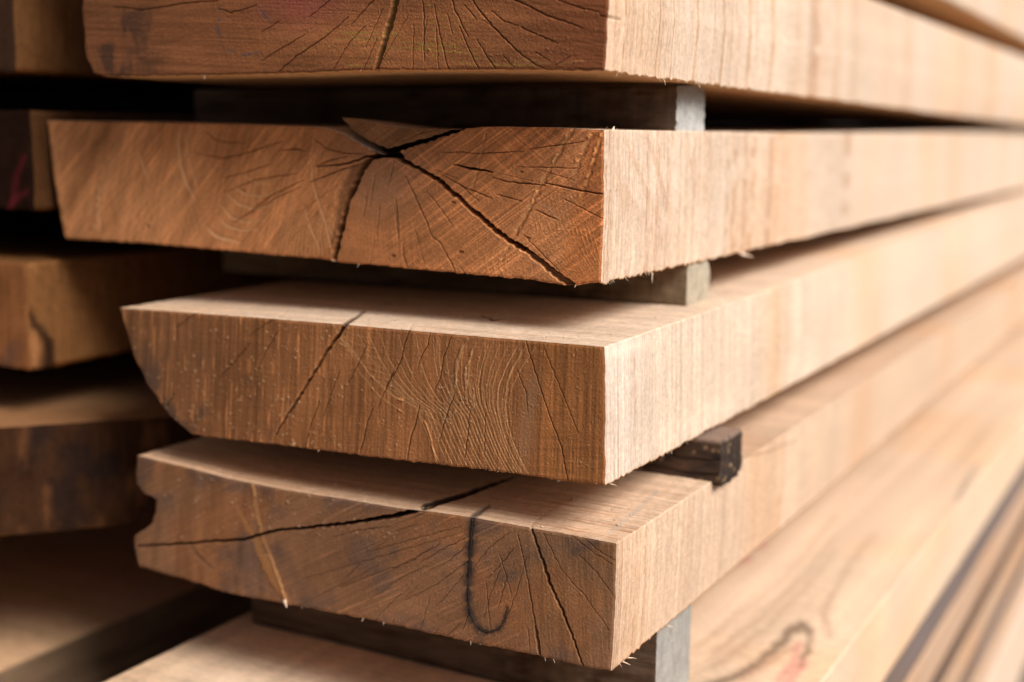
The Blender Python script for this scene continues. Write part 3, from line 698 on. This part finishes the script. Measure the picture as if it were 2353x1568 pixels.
plank1 = board("topmost wide sawn plank with dark reddish end, pink stain and brown split", T1, R1, b1, L1, endfn=end_first,
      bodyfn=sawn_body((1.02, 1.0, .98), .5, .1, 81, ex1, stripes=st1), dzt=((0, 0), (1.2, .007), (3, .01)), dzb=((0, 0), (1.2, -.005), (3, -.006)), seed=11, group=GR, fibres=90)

# second plank: split round its pith, with the lifted sliver
T2D = [(108, 278), (300, 281), (500, 285), (640, 289), (700, 291), (744, 293), (792, 311), (850, 345), (878, 357), (905, 353), (950, 338), (1000, 321), (1040, 308), (1076, 296), (1110, 292), (1250, 293), (1387, 299)]
Y2 = .027                                    # this board lies a little further back than its neighbours
_r = np.random.RandomState(5)
_m = jit(T2D[5:14], 2.2, 6, 77); T2D = T2D[:5] + [tuple(p) for p in _m] + T2D[14:]
T2 = front(T2D, Y2); T2b = front([(108, 278), (300, 281), (500, 285), (700, 290), (1110, 293), (1387, 299)], Y2)
R2 = front([(1387, 299), (1387, 450), (1382, 600), (1380, 650)], Y2)
B2 = front([(150, 548), (300, 557), (450, 569), (640, 587), (760, 598), (768, 602), (900, 613), (1100, 632), (1230, 645), (1300, 656), (1328, 656), (1350, 651), (1380, 650)], Y2)
L2 = front([(108, 278), (114, 330), (120, 390), (128, 440), (138, 490), (150, 548)], Y2)
X2 = R2[-1, 0]
def ex2(f, k, x, y, z):
    tl = np.interp(x, T2b[:, 0], T2b[:, 1]); dp = tl - z
    g_ = (k == 0) * sst(.0012, .004, dp) * sst(868, 892, f.px) * sst(.2, .15, y)
    f.col[:] = mixc(f.col, (.03, .016, .009), g_ * .95)  # inside of the split painted dark to imitate its deep shade
    f.crack([(1386, 446), (1405, 443), (1428, 441)], [4, 2.6, .8], .002, 34, .8, (.2, .09, .04))
    n = sst(.2, .6, 1 - np.abs(vn(y / .02 + z / .02, z / .05 - y / .07, 61) - .5) * 6) * (k == 1) * np.exp(-((z - .07) / .025) ** 2) * np.exp(-((y - .06) / .05) ** 2)
    f.col[:] = mixc(f.col, f.col * np.array([.72, .56, .42]), n * .4)
plank2 = board("clean orange-brown plank split from its pith, thin sliver lifting off its top", T2, R2, B2, L2, y0=Y2, endfn=end_second, Tback=T2b,
      bodyfn=sawn_body((1, .98, .96), .85, .25, 82, ex2), dzt=((0, 0), (.3, .001), (1.2, .010), (3, .02)), dzb=((0, 0), (1.2, .002), (3, .006)), seed=12, group=GR, fibres=150)

# third plank with waney left edge
T3 = front([(273, 708), (400, 716), (600, 731), (775, 745), (1000, 765), (1200, 782), (1388, 798)])
R3_ = front([(1388, 798), (1390, 950), (1390, 1116)])
B3 = front([(445, 1000), (600, 1018), (720, 1033), (900, 1056), (1080, 1076), (1200, 1091), (1300, 1106), (1390, 1116)])
L3 = front([(273, 708), (283, 740), (298, 782), (315, 835), (338, 885), (378, 942), (410, 975), (445, 1000)])
def ex3(f, k, x, y, z):
    f.crack([(785, 754), (805, 738), (838, 716)], [7, 5, 3], .001, 35, .8, (.06, .03, .015), lip=0)
    f.stroke([(780, 757), (805, 738), (838, 716)], [10, 8, 4], (.07, .038, .022), .9, 0, 35, .8, 1.6)
    f.crack([(1100, 722), (1130, 735), (1165, 733)], [2, 5, 2], .001, 36, 1, (.12, .06, .03))
    f.crack([(940, 757), (950, 742)], [3, 1], .002, 37, .6, (.1, .05, .03)); f.crack([(637, 728), (665, 714)], [3, 1], .002, 38, .6, (.1, .05, .03))
    # bright torn edge along the top corner
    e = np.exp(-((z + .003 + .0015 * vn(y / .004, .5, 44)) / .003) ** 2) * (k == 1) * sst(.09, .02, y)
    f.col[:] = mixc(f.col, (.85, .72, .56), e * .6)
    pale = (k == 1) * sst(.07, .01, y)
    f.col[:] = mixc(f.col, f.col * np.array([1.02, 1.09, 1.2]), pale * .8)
    w_ = np.exp(-((y - .235) / .02) ** 2) * (k == 1); f.col[:] = mixc(f.col, f.col * np.array([.9, .72, .55]), w_ * .6)
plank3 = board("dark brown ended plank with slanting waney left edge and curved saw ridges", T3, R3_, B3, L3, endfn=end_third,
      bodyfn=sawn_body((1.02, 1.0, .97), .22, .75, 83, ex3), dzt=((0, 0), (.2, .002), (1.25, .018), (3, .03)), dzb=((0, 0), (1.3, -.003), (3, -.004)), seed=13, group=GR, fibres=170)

# fourth plank: notched left edge, J mark
T4 = front([(315, 1047), (370, 1060), (440, 1077), (520, 1099), (650, 1125), (800, 1149), (920, 1169), (1010, 1179), (1085, 1190), (1200, 1210), (1310, 1230), (1416, 1250)])
R4 = front([(1416, 1250), (1412, 1400), (1403, 1543)])
B4 = front([(319, 1302), (380, 1319), (440, 1336), (524, 1364), (652, 1388), (733, 1402), (861, 1427), (1000, 1458), (1100, 1480), (1230, 1506), (1330, 1528), (1403, 1543)])
L4 = front([(315, 1047), (311, 1080), (313, 1112), (330, 1131), (361, 1146), (359, 1178), (350, 1203), (330, 1217), (309, 1236), (313, 1270), (319, 1302)])
def ex4(f, k, x, y, z):
    f.crack([(985, 1164), (1020, 1152), (1060, 1140), (1110, 1122), (1180, 1098)], [10, 8, 7, 5, 2], .0012, 39, 1, (.03, .016, .01), lip=0)
    f.stroke([(975, 1166), (1020, 1151), (1060, 1139), (1110, 1121), (1180, 1097)], [15, 12, 10, 8, 3], (.022, .012, .008), .95, 0, 39, 1, 1.6)
    f.stroke([(1086, 1190), (1100, 1178), (1125, 1163)], [14, 10, 5], (.03, .028, .03), .8, -.0004, 40, 1, 3.5)
    f.crack([(1219, 1213), (1228, 1200), (1290, 1150)], [3, 1.6, .8], .001, 41, .8, (.2, .12, .07))
    q = (k == 0) * sst(1150, 1330, f.px) * sst(.09, .02, y)
    d = sst(.62, .8, vn(y / .0016, x / .03, 45)) * q
    f.col[:] = mixc(f.col, f.col * np.array([.6, .42, .3]), d * .8); f.dep += d * .0003
    f.stroke([(1400, 1225), (1450, 1185), (1510, 1130)], [8, 10, 8], (.34, .36, .36), .3, 0, 46, 1, 4)
    f.stroke([(1713, 1049), (1760, 1040), (1830, 1012)], [4, 6, 3], (.33, .2, .12), .6, 0, 47, 1, 2.5)
    w_ = np.exp(-((y - .43) / .03) ** 2) * (k == 1); f.col[:] = mixc(f.col, f.col * np.array([.92, .74, .58]), w_ * .5)
    f.col *= np.array([.98, .97, .965])
plank4 = board("grey-brown ended plank marked with a black J-shaped hook, notched left edge", T4, R4, B4, L4, endfn=end_fourth,
      bodyfn=sawn_body((.97, .90, .825), .3, .65, 84, ex4, topc=(.95, .935, .91)), dzt=((0, 0), (3, 0)), dzb=((0, 0), (3, 0)), seed=14, group=GR, fibres=120)

# J-shaped iron strip driven into the end of the fourth plank
J = [(1086, 1193), (1083, 1225), (1081, 1270), (1078, 1320), (1076, 1370), (1080, 1405), (1091, 1432), (1107, 1448), (1124, 1453), (1141, 1448), (1154, 1436), (1161, 1418), (1165, 1398)]
q = resample(front(J), 60)
t_ = np.gradient(q, axis=0); t_ /= np.linalg.norm(t_, axis=1)[:, None]; nn = np.stack([-t_[:, 1], t_[:, 0]], -1)
hw = (.00030 + .00016 * (fbm(np.arange(60) / 3.0, .2, 3, 9)[:, None] - .5) * 2) * np.interp(np.linspace(0, 1, 60), [0, .06, .8, 1], [.7, 1, 1, .25])[:, None]
V = []
for a_, yy in ((q - nn * hw, .0015), (q - nn * hw * .9, -.00012), (q + nn * hw * .9, -.00012), (q + nn * hw, .0015)):
    V.append(np.stack([a_[:, 0], np.full(60, yy), a_[:, 1] + Z0], -1))
V = np.concatenate(V); Fq = []
for s_ in range(4):
    s2 = (s_ + 1) % 4
    for i in range(59): Fq.append((s_ * 60 + i, s_ * 60 + i + 1, s2 * 60 + i + 1, s2 * 60 + i))
Fq += [(0, 60, 120, 180), (59, 239, 179, 119)]
hook = mesh("hook_mark", V, Fq, None, flat_mat("blackened_iron", (.014, .012, .012), .55), plank4)
hook["label"] = "black J-shaped hook line in the end grain"

# the sliver that lifts off the second plank
top = front([(785, 269), (810, 272), (850, 280), (894, 288), (923, 293), (982, 294), (1030, 295), (1059, 295)], Y2)
bot = front([(787, 271), (803, 289), (822, 304), (846, 319), (868, 330), (887, 339), (905, 335), (938, 326), (980, 314), (1019, 302), (1041, 297), (1059, 295.5)], Y2)
n_, mv, mk = 150, 40, 46
tp = resample(top, n_); bt = resample(bot, n_)
xs = np.linspace(top[0, 0], top[-1, 0], n_)
zt = np.interp(xs, top[:, 0], top[:, 1]); zb = np.interp(xs, bot[:, 0], bot[:, 1])
zt = zt + (fbm(xs / .003, 1.2, 3, 91) - .5) * .0004; zb = zb + (fbm(xs / .0022, 2.2, 4, 92) - .5) * .0014
zb = np.minimum(zb, zt - .0002)
ring = np.concatenate([np.stack([xs, zt], -1), np.stack([xs, zb], -1)[::-1]]); nr = len(ring)
ysl = np.linspace(0, 1, mk) ** 1.6 * .13
V = []; cx_ = xs.mean(); zc = T2b[:, 1].max()
for yy in ysl:
    k_ = sst(0, .13, yy); r_ = ring.copy()
    r_[:, 1] = r_[:, 1] * (1 - k_) + (zc - .0035 + (r_[:, 1] - zc) * .2) * k_
    V.append(np.stack([r_[:, 0], np.full(nr, yy + .0004 + Y2), r_[:, 1] + Z0 - .0004], -1))
V = np.concatenate(V); V[:, 2] += (fbm(V[:, 0] / .004, V[:, 1] / .004, 3, 93) - .5) * .0003
px, py = proj(V[:, 0], V[:, 1], V[:, 2]); fcol = np.tile(TAN * [.8, .74, .68], (len(V), 1)) * (1 + (fbm(V[:, 0] / .012, V[:, 1] / .002, 3, 94) - .5) * .3)[:, None]
under = (np.arange(len(V)) % nr >= n_ - 2) & (px > 872)
fcol[under] = (.03, .016, .009)  # sliver's underside painted near black as shade inside the split
mesh("lifted_sliver", V, grid_faces(nr, mk, True), fcol, SAWN, plank2)
g1 = np.linspace(0, 1, 26)[:, None]
gx = np.broadcast_to(xs, (26, n_)); gz = zb * (1 - g1) + zt * g1
x_, z_ = gx.ravel(), gz.ravel() + Z0 - .0004
px, py = proj(x_, np.full_like(x_, Y2), z_)
fs = Face(px, py, np.tile(np.array([.27, .13, .06]), (len(x_), 1)))
fs.col *= (1 + (fbm(px / 50, py / 30, 3, 95) - .5) * .4)[:, None]
fs.streak(-.6, 3.2, 90, .5, 96, rise=.0001); fs.streak(-.6, 9, 90, .3, 97); fs.streak(.7, 3.4, 60, .25, 98)
fs.crack([(1010, 297), (960, 308), (915, 330)], [1, 2, 1], .002, 99, 1)
fs.stroke([(905, 340), (938, 330), (985, 318), (1020, 305)], 5, (.42, .22, .10), .5, .0003, 88, 2, 2, .4, 6)
mesh("sliver_end", np.stack([x_, Y2 + .0004 + fs.dep, z_], -1), grid_faces(n_, 26), fs.col, END, plank2)

def sawdust(root, n, x0, x1, y0, y1, zf, seed):
    rs = np.random.RandomState(seed); V = []; Fq = []
    for i in range(n):
        x = x0 + (x1 - x0) * rs.rand(); y = y0 + (y1 - y0) * rs.rand() ** 1.5; r = .00018 + .0005 * rs.rand() ** 4
        o = len(V); z = zf(x, y) + Z0 + r * .25
        for j in range(5):
            a = j * 1.2566 + rs.rand(); V.append((x + r * math.cos(a) * (.6 + rs.rand()), y + r * math.sin(a) * (.6 + rs.rand()), z))
        V.append((x, y, z + r * (.5 + .5 * rs.rand()))); V.append((x, y, z - r * .5))
        for j in range(5): Fq += [(o + j, o + (j + 1) % 5, o + 5), (o + (j + 1) % 5, o + j, o + 6)]
    tag(mesh("sawdust", np.array(V), Fq, np.tile(TAN * 1.08, (len(V), 1)), SAWN, root), kind="stuff")
zt3 = lambda x, y: np.interp(x, T3[:, 0], T3[:, 1]) + y * .01 + .0001
zt4 = lambda x, y: np.interp(x, T4[:, 0], T4[:, 1]) + .0001
sawdust(plank3, 260, -.26, -.002, .002, .12, zt3, 3)
sawdust(plank4, 260, -.24, .004, .002, .10, zt4, 4)

# single splinters hanging from the edges
def edge_pt(px, py, x=0.0): p = at(px, py, 0, x); return (p[0], p[1], p[2])
splinter(plank1, edge_pt(1524, 176, -.001), (.25, -.15, -1), .0042, .0003, .5, 1)
splinter(plank1, edge_pt(1603, 186, -.001), (-.2, .5, -1), .0046, .0005, .45, 2)
splinter(plank2, edge_pt(1499, 627, X2 - .001), (.1, -.05, -1), .0052, .0004, .25, 3)
splinter(plank2, edge_pt(1700, 580, X2 - .001), (.3, .9, -.55), .0085, .0012, .7, 4, "pale curled splinter hanging from the lower edge")
splinter(plank2, edge_pt(1708, 582, X2 - .001), (.5, .7, -.5), .0055, .0008, .9, 14)
splinter(plank2, edge_pt(1410, 301, X2 - .002), (.1, .3, 1), .0030, .0010, .8, 5)
splinter(plank2, edge_pt(1406, 301, X2 - .002), (-.3, .1, 1), .0016, .0008, .8, 15)
splinter(plank3, edge_pt(1402, 1112, -.001), (.3, .6, -.3), .0034, .0003, .5, 6)
splinter(plank4, edge_pt(1430, 1520, .005), (.5, .5, -.2), .0042, .0004, .5, 7)
splinter(plank4, edge_pt(1440, 1512, .005), (.6, .5, -.1), .0045, .0004, .5, 17)
splinter(plank4, edge_pt(1533, 1438, .004), (.5, .6, -.1), .0045, .0004, .5, 8)
pw = at(655, 1378, 1, 0)
splinter(plank4, (pw[0], -.0003, pw[2]), (.25, -.1, -1), .004, .0012, .15, 9, "pale tip of the wedge poking below the edge")

# ------------------------------------------------------------------ plank above and planks below (out of focus)
def plain_end(c, seed):
    def fn(f, x, z):
        f.col *= np.array(c)
        f.col *= (1 + (fbm(x / .02, z / .02, 4, seed) - .5) * .6)[:, None]
        f.col *= (1 + (vn(x / .0016, z / .03, seed + 1) - .5) * .3)[:, None]
    return fn
far = dict(res=.0016, bres=.0035, fine_to=.3, ystep=.004, rough=.0005)
board("plank above the topmost one, its pale side in the upper right corner", *rect(-.30, .0, .27, .206), endfn=plain_end((.15, .07, .03), 5),
      bodyfn=sawn_body((1, 1, 1), .2, .2, 85), seed=21, group="other sawn planks out of focus", **far)

def ex5(f, k, x, y, z):
    f.col *= (1 + ((vn(x / .007, y / .4, 71) - .5) * .22 + (vn(x / .022 + y / .3, y / .5, 72) - .5) * .2) * (k == 0))[:, None]
    f.stroke([(1610, 1585), (1680, 1560), (1740, 1528), (1790, 1480), (1820, 1450), (1845, 1437), (1862, 1450), (1858, 1490), (1840, 1530)], [14, 15, 17, 15, 18, 22, 20, 16, 8], (.11, .06, .037), .75, 0, 1, 4, 10, .2, 40)
    for i, d in enumerate((14, 30, 50, 74)):
        f.stroke([(1560, 1580 - d), (1700, 1520 - d * 1.2), (1790, 1455 - d * 1.1), (1840, 1412 - d), (1885 + d * .3, 1420 - d * .8), (1885 + d * .4, 1480 - d)], [6, 10, 9, 8, 10, 6], (.46, .29, .18), .25, 0, 20 + i, 4, 10)
    for i, d in enumerate((26, 60, 105)):
        f.stroke([(1640, 1560 - d), (1760, 1470 - d), (1850, 1380 - d), (1920, 1290 - d)], [9, 11, 7], (.40, .25, .15), .4, 0, 2 + i, 4, 9)
    f.stroke([(1700, 1568), (1800, 1500), (1835, 1480)], [10, 16, 10], (.42, .22, .14), .5, 0, 6, 4, 10)
    for q in ([(1720, 1285), (1680, 1290)], [(1735, 1240), (1755, 1255)], [(1790, 1560), (1825, 1520), (1835, 1480)], [(1810, 1568), (1850, 1520)]):
        f.stroke(q, [14, 20, 12], (.62, .20, .20), .55, 0, 7, 2, 10)
    f.stroke([(1905, 1460), (1895, 1400), (1950, 1300), (2010, 1230)], [14, 12, 8], (.38, .26, .18), .5, 0, 8, 4, 10)
    f.stroke([(2200, 1150), (2225, 1100), (2245, 1070)], [10, 16, 8], (.22, .18, .16), .6, 0, 9, 2, 8)
    f.stroke([(1940, 1225), (2060, 1110), (2120, 1040)], [8, 16, 10], (.74, .52, .38), .5, 0, 10, 4, 12)
far5 = dict(res=.002, bres=.0018, fine_to=.5, ystep=.002, rough=.0005)
P5R = at(1896, 1559, 2, Z0 - .195)[0]; P5L = at(235, 1568, 2, Z0 - .195)[0]
print("P5", P5L, P5R)
board("broad plank under the front stack, dark knot line and red marks on top", *rect(P5L, P5R, -.195, -.252), y0=-.16, endfn=plain_end((.15, .08, .04), 6),
      bodyfn=sawn_body((1.05, 1.005, .92), .1, .2, 86, ex5, topc=(.95, .95, .95)), seed=22, group="other sawn planks out of focus", **far5)
lows = [(-.254, -.283, -.002, (.27, .27, .315), "bluish grey board standing in for the dark gap below the broad plank with red marks"),  # grey boards are added in place of dark, shaded gaps
        (-.285, -.318, .000, (.72, .62, .55), "tan board right below the bluish grey board at lower right"),
        (-.3205, -.344, -.003, (.20, .175, .17), "dark brown-grey board standing in for the dark gap between two tan boards at lower right"),
        (-.346, -.372, .000, (.70, .60, .52), "narrow tan board under the dark brown-grey board at lower right"),
        (-.3745, -.400, -.003, (.24, .24, .28), "lower grey board standing in for the dark gap between two tan boards in the bottom right corner"),
        (-.402, -.425, .000, (.74, .65, .58), "tan board lying on the lowest pale plank, bottom right corner"),
        (-.428, -.530, .002, (1.0, .98, .96), "lowest pale thick plank in the bottom right corner")]
for i, (zt_, zb_, dx_, tn, lab) in enumerate(lows):
    board(lab, *rect(P5L, P5R + dx_, zt_, zb_), y0=-.1, endfn=plain_end((.2, .12, .07), 7 + i), bodyfn=sawn_body(tn, .2, .2, 87 + i), seed=23 + i,
          group="other sawn planks out of focus", **far)

# ------------------------------------------------------------------ neighbouring stack at left
GL = "shadowed planks in the left stack"
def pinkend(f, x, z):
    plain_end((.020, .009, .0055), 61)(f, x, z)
    f.stroke([(55, 360), (35, 420), (28, 470)], [10, 16, 12], (.18, .02, .03), .35, 0, 3, 2, 6)
    f.stroke([(62, 440), (30, 465), (20, 478)], [10, 16, 10], (.18, .02, .03), .35, 0, 4, 2, 6)
def knot3(f, k, x, y, z):
    f.stroke([(66, 715), (78, 745), (100, 768), (110, 790), (112, 815), (100, 850)], [16, 18, 20, 30, 36, 38], (.022, .010, .006), .95, 0, 5, 2, 7)
    f.stroke([(75, 770), (85, 850)], [20, 24], (.38, .17, .07), .5, 0, 6, 2, 12)
warmL = sawn_body((.60, .50, .42), .15, .2, 95)
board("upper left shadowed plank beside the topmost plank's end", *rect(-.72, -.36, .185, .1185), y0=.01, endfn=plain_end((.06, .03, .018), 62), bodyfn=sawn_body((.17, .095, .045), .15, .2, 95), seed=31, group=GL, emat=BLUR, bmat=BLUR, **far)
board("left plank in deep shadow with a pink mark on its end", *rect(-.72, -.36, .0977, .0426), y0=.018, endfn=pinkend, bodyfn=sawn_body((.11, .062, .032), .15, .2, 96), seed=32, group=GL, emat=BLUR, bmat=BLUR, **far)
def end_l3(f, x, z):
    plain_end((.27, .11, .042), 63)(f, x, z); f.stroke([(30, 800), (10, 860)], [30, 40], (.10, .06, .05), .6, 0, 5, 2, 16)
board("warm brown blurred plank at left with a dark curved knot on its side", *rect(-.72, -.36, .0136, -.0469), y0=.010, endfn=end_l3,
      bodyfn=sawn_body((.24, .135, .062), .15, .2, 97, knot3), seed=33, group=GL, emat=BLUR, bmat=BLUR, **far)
def end_l4(f, x, z):
    plain_end((.036, .0155, .0075), 64)(f, x, z)
    st = sst(.5, .7, fbm(x / .012, z / .02, 3, 65)); f.col[:] = mixc(f.col, (.014, .009, .008), st * .7)
    st = sst(.55, .75, fbm(x / .006, z / .03, 3, 66)); f.col[:] = mixc(f.col, (.11, .045, .018), st * .7)
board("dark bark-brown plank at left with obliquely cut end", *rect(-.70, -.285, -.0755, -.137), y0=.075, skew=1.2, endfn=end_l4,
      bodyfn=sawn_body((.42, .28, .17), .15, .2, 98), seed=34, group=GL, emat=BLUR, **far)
def greyside(f, k, x, y, z):
    m = (k == 1); f.col[m] = f.col[m] * 0 + np.array([.17, .108, .066]) * (1 + (fbm(y[m] / .05, z[m] / .006, 3, 67) - .5) * 1.1)[:, None]
L5X = at(22, 1536, 2, Z0 - .232)[0]
board("lower left plank with pale top and grey weathered side", *rect(-.74, L5X, -.232, -.290), y0=-.09, endfn=plain_end((.06, .045, .04), 68),
      bodyfn=sawn_body((1.0, .80, .60), .1, .2, 99, greyside), seed=35, group=GL, emat=BLUR, **far)

# added panel that keeps sky and sun out of the left stack's gaps
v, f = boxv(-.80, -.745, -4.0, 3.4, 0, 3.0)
wl = mesh("light_blocker", v, f, None, flat_mat("light_blocker_dark", (.025, .018, .014), .9), smooth=False)
tag(wl, "added dark panel blocking light, seen through the gaps behind the left planks", "light_blocker")
# ------------------------------------------------------------------ spacer sticks between the planks
def stick(label, x1, x0, y0, y1, zb, zt, colfn, rnd=.002, seed=1, jag=.0, mat=None, group="spacer sticks between planks", res=.0009):
    """bar lying across the stack; its cut end at x1 faces right"""
    root = empty("spacer_stick", Vector(((x0 + x1) / 2, (y0 + y1) / 2, zb + Z0)), label, "spacer stick", group)
    hy, hz = (y1 - y0) / 2, (zt - zb) / 2; cy, cz = (y0 + y1) / 2, (zt + zb) / 2
    pts = []
    for sy, sz, a in ((1, 1, 0), (-1, 1, 90), (-1, -1, 180), (1, -1, 270)):
        r = rnd if not isinstance(rnd, dict) else rnd.get((sy, sz), .001)
        for t in np.linspace(0, 90, 7):
            th = math.radians(a + t)
            pts.append((cy + sy * (hy - r) + r * math.cos(th), cz + sz * (hz - r) + r * math.sin(th)))
    pts = np.array(pts + [pts[0]])
    n = int(length(pts) / res); ol = resample(pts, n + 1)[:-1]
    d = ol - [cy, cz]; d /= np.linalg.norm(d, axis=1)[:, None]
    xs = [0.0]; st = .0009
    while xs[-1] < x1 - x0: xs.append(xs[-1] + st); st = min(st * (1.0 if xs[-1] < .06 else 1.12), .02)
    xs = np.array(xs)
    Xg = x1 - xs[:, None] * np.ones(n); s_ = np.arange(n) * res
    rr = (fbm(Xg / .02, s_[None] / .004, 3, seed) - .5) * .0009
    Yg = ol[None, :, 0] + d[None, :, 0] * rr; Zg = ol[None, :, 1] + d[None, :, 1] * rr
    Xg = Xg + (xs[:, None] < .004) * ((fbm(s_[None] / .0025, .4, 3, seed + 3) - .5) * jag)
    x_, y_, z_ = Xg.ravel(), Yg.ravel(), Zg.ravel()
    inset = np.zeros(len(x_))
    side = np.broadcast_to(np.where(d[:, 1] > .75 * 1, 0, 1)[None], Xg.shape).ravel()
    mesh("stick_body", np.stack([x_, y_, z_ + Z0], -1), grid_faces(n, len(xs), True), colfn(x_, y_, z_, False), mat or GREYW, root)
    m = 16; k_ = np.linspace(0, 1, m)[:, None]
    y_ = (Yg[0][None] * (1 - k_) + cy * k_).ravel(); z_ = (Zg[0][None] * (1 - k_) + cz * k_).ravel()
    x_ = np.broadcast_to(Xg[0][None], (m, n)) * (1 - np.minimum(k_ * 6, 1)) + np.minimum(k_ * 6, 1) * x1
    x_ = x_.ravel() + (fbm(y_ / .0022, z_ / .006, 3, seed + 6) - .5) * (.0004 + jag * .8) * (np.broadcast_to(k_, (m, n)).ravel() > 0.02)
    mesh("stick_end", np.stack([x_, y_, z_ + Z0], -1), grid_faces(n, m, True)[:, ::-1], colfn(x_, y_, z_, True), mat or GREYW, root)
    return root
def greycol(ce, cb, zt, seed):
    def fn(x, y, z, end):
        c = np.tile(np.array(ce if end else cb), (len(x), 1))  # body colour darker than the end, imitating shade in the gap
        c *= (1 + (fbm(y / .006, z / .006, 4, seed) - .5) * .4 + (vn(y / .0011 + z / .006, z / .012, seed + 7) - .5) * .22 + (fbm(y / .0012, z / .0012, 2, seed + 8) - .5) * .35)[:, None] if end else (1 + (fbm(x / .008, z / .004, 4, seed) - .5) * .8)[:, None]
        s = sst(zt - .008, zt - .002, z) * (.4 + .6 * fbm(y / .004, z / .004, 3, seed + 1))
        c = mixc(c, (.22, .14, .08), s * .65)
        if not end:
            b = sst(.5, .75, fbm(x / .02, z / .006, 4, seed + 2)); c = mixc(c, c * [.45, .36, .3], b * .8)
            c *= (1 + (vn(x / .002, z / .02, seed + 4) - .5) * .35)[:, None]
        return c
    return fn
stick("grey-white square-ended stick between the two upper planks", -.0165, -.31, .114, .153, .0903, .1125, greycol((.47, .465, .455), (.12, .085, .066), .1125, 3), {(1, 1): .005, (-1, 1): .002, (1, -1): .0025, (-1, -1): .0015}, 41, .0014)
stick("grey stick with rounded pale end between second and third planks", -.0165, -.31, .136, .170, .0000, .0246, greycol((.44, .385, .30), (.18, .13, .085), .04, 4),
      {(1, 1): .011, (-1, 1): .002, (1, -1): .003, (-1, -1): .002}, 42, .0006)
def darkcol(x, y, z, end):
    c = np.tile(np.array([.060, .043, .034] if end else [.066, .042, .030]), (len(x), 1))
    n = fbm(x / .012, z / .005, 4, 8) if not end else fbm(y / .002, z / .02, 4, 8)
    c = mixc(c, (.024, .02, .02), sst(.48, .68, n) * .75)
    c = mixc(c, (.17, .095, .05), sst(.55, .75, fbm(x / .018, z / .007 + y / .02, 3, 12)) * .5)
    top = sst(-.0655, -.0635, z); c = mixc(c, np.array([.27, .19, .15]), top * .85)
    rs = np.random.RandomState(5)
    for i in range(12):
        yy, zz, xx = .117 + .032 * rs.rand(), -.064 - .024 * rs.rand(), .012 - .05 * rs.rand()
        d = np.hypot(y - yy, z - zz) if end else np.hypot(x - xx, z - zz)
        c = mixc(c, (.4, .27, .15), np.exp(-(d / (.0005 + .0004 * rs.rand())) ** 2) * .8)
    for zz in (-.0735, -.081):
        if not end:
            c = mixc(c, (.006, .005, .005), np.exp(-((z - zz - .03 * (x - .0) * .02 - (vn(x / .01, .3, 9) - .5) * .002) / .0006) ** 2) * .9)
    return c
stick("blackened rough stick jutting out between third and fourth planks", .0118, -.30, .117, .150, -.0875, -.0625, darkcol, {(1, 1): .003, (-1, 1): .0015, (1, -1): .008, (-1, -1): .003}, 43, .0026)
stick("grey stick under the plank with the black hook mark", .001, -.25, .066, .112, -.1945, -.1435, greycol((.32, .315, .30), (.10, .07, .05), -.1, 6), .003, 44, .0006)
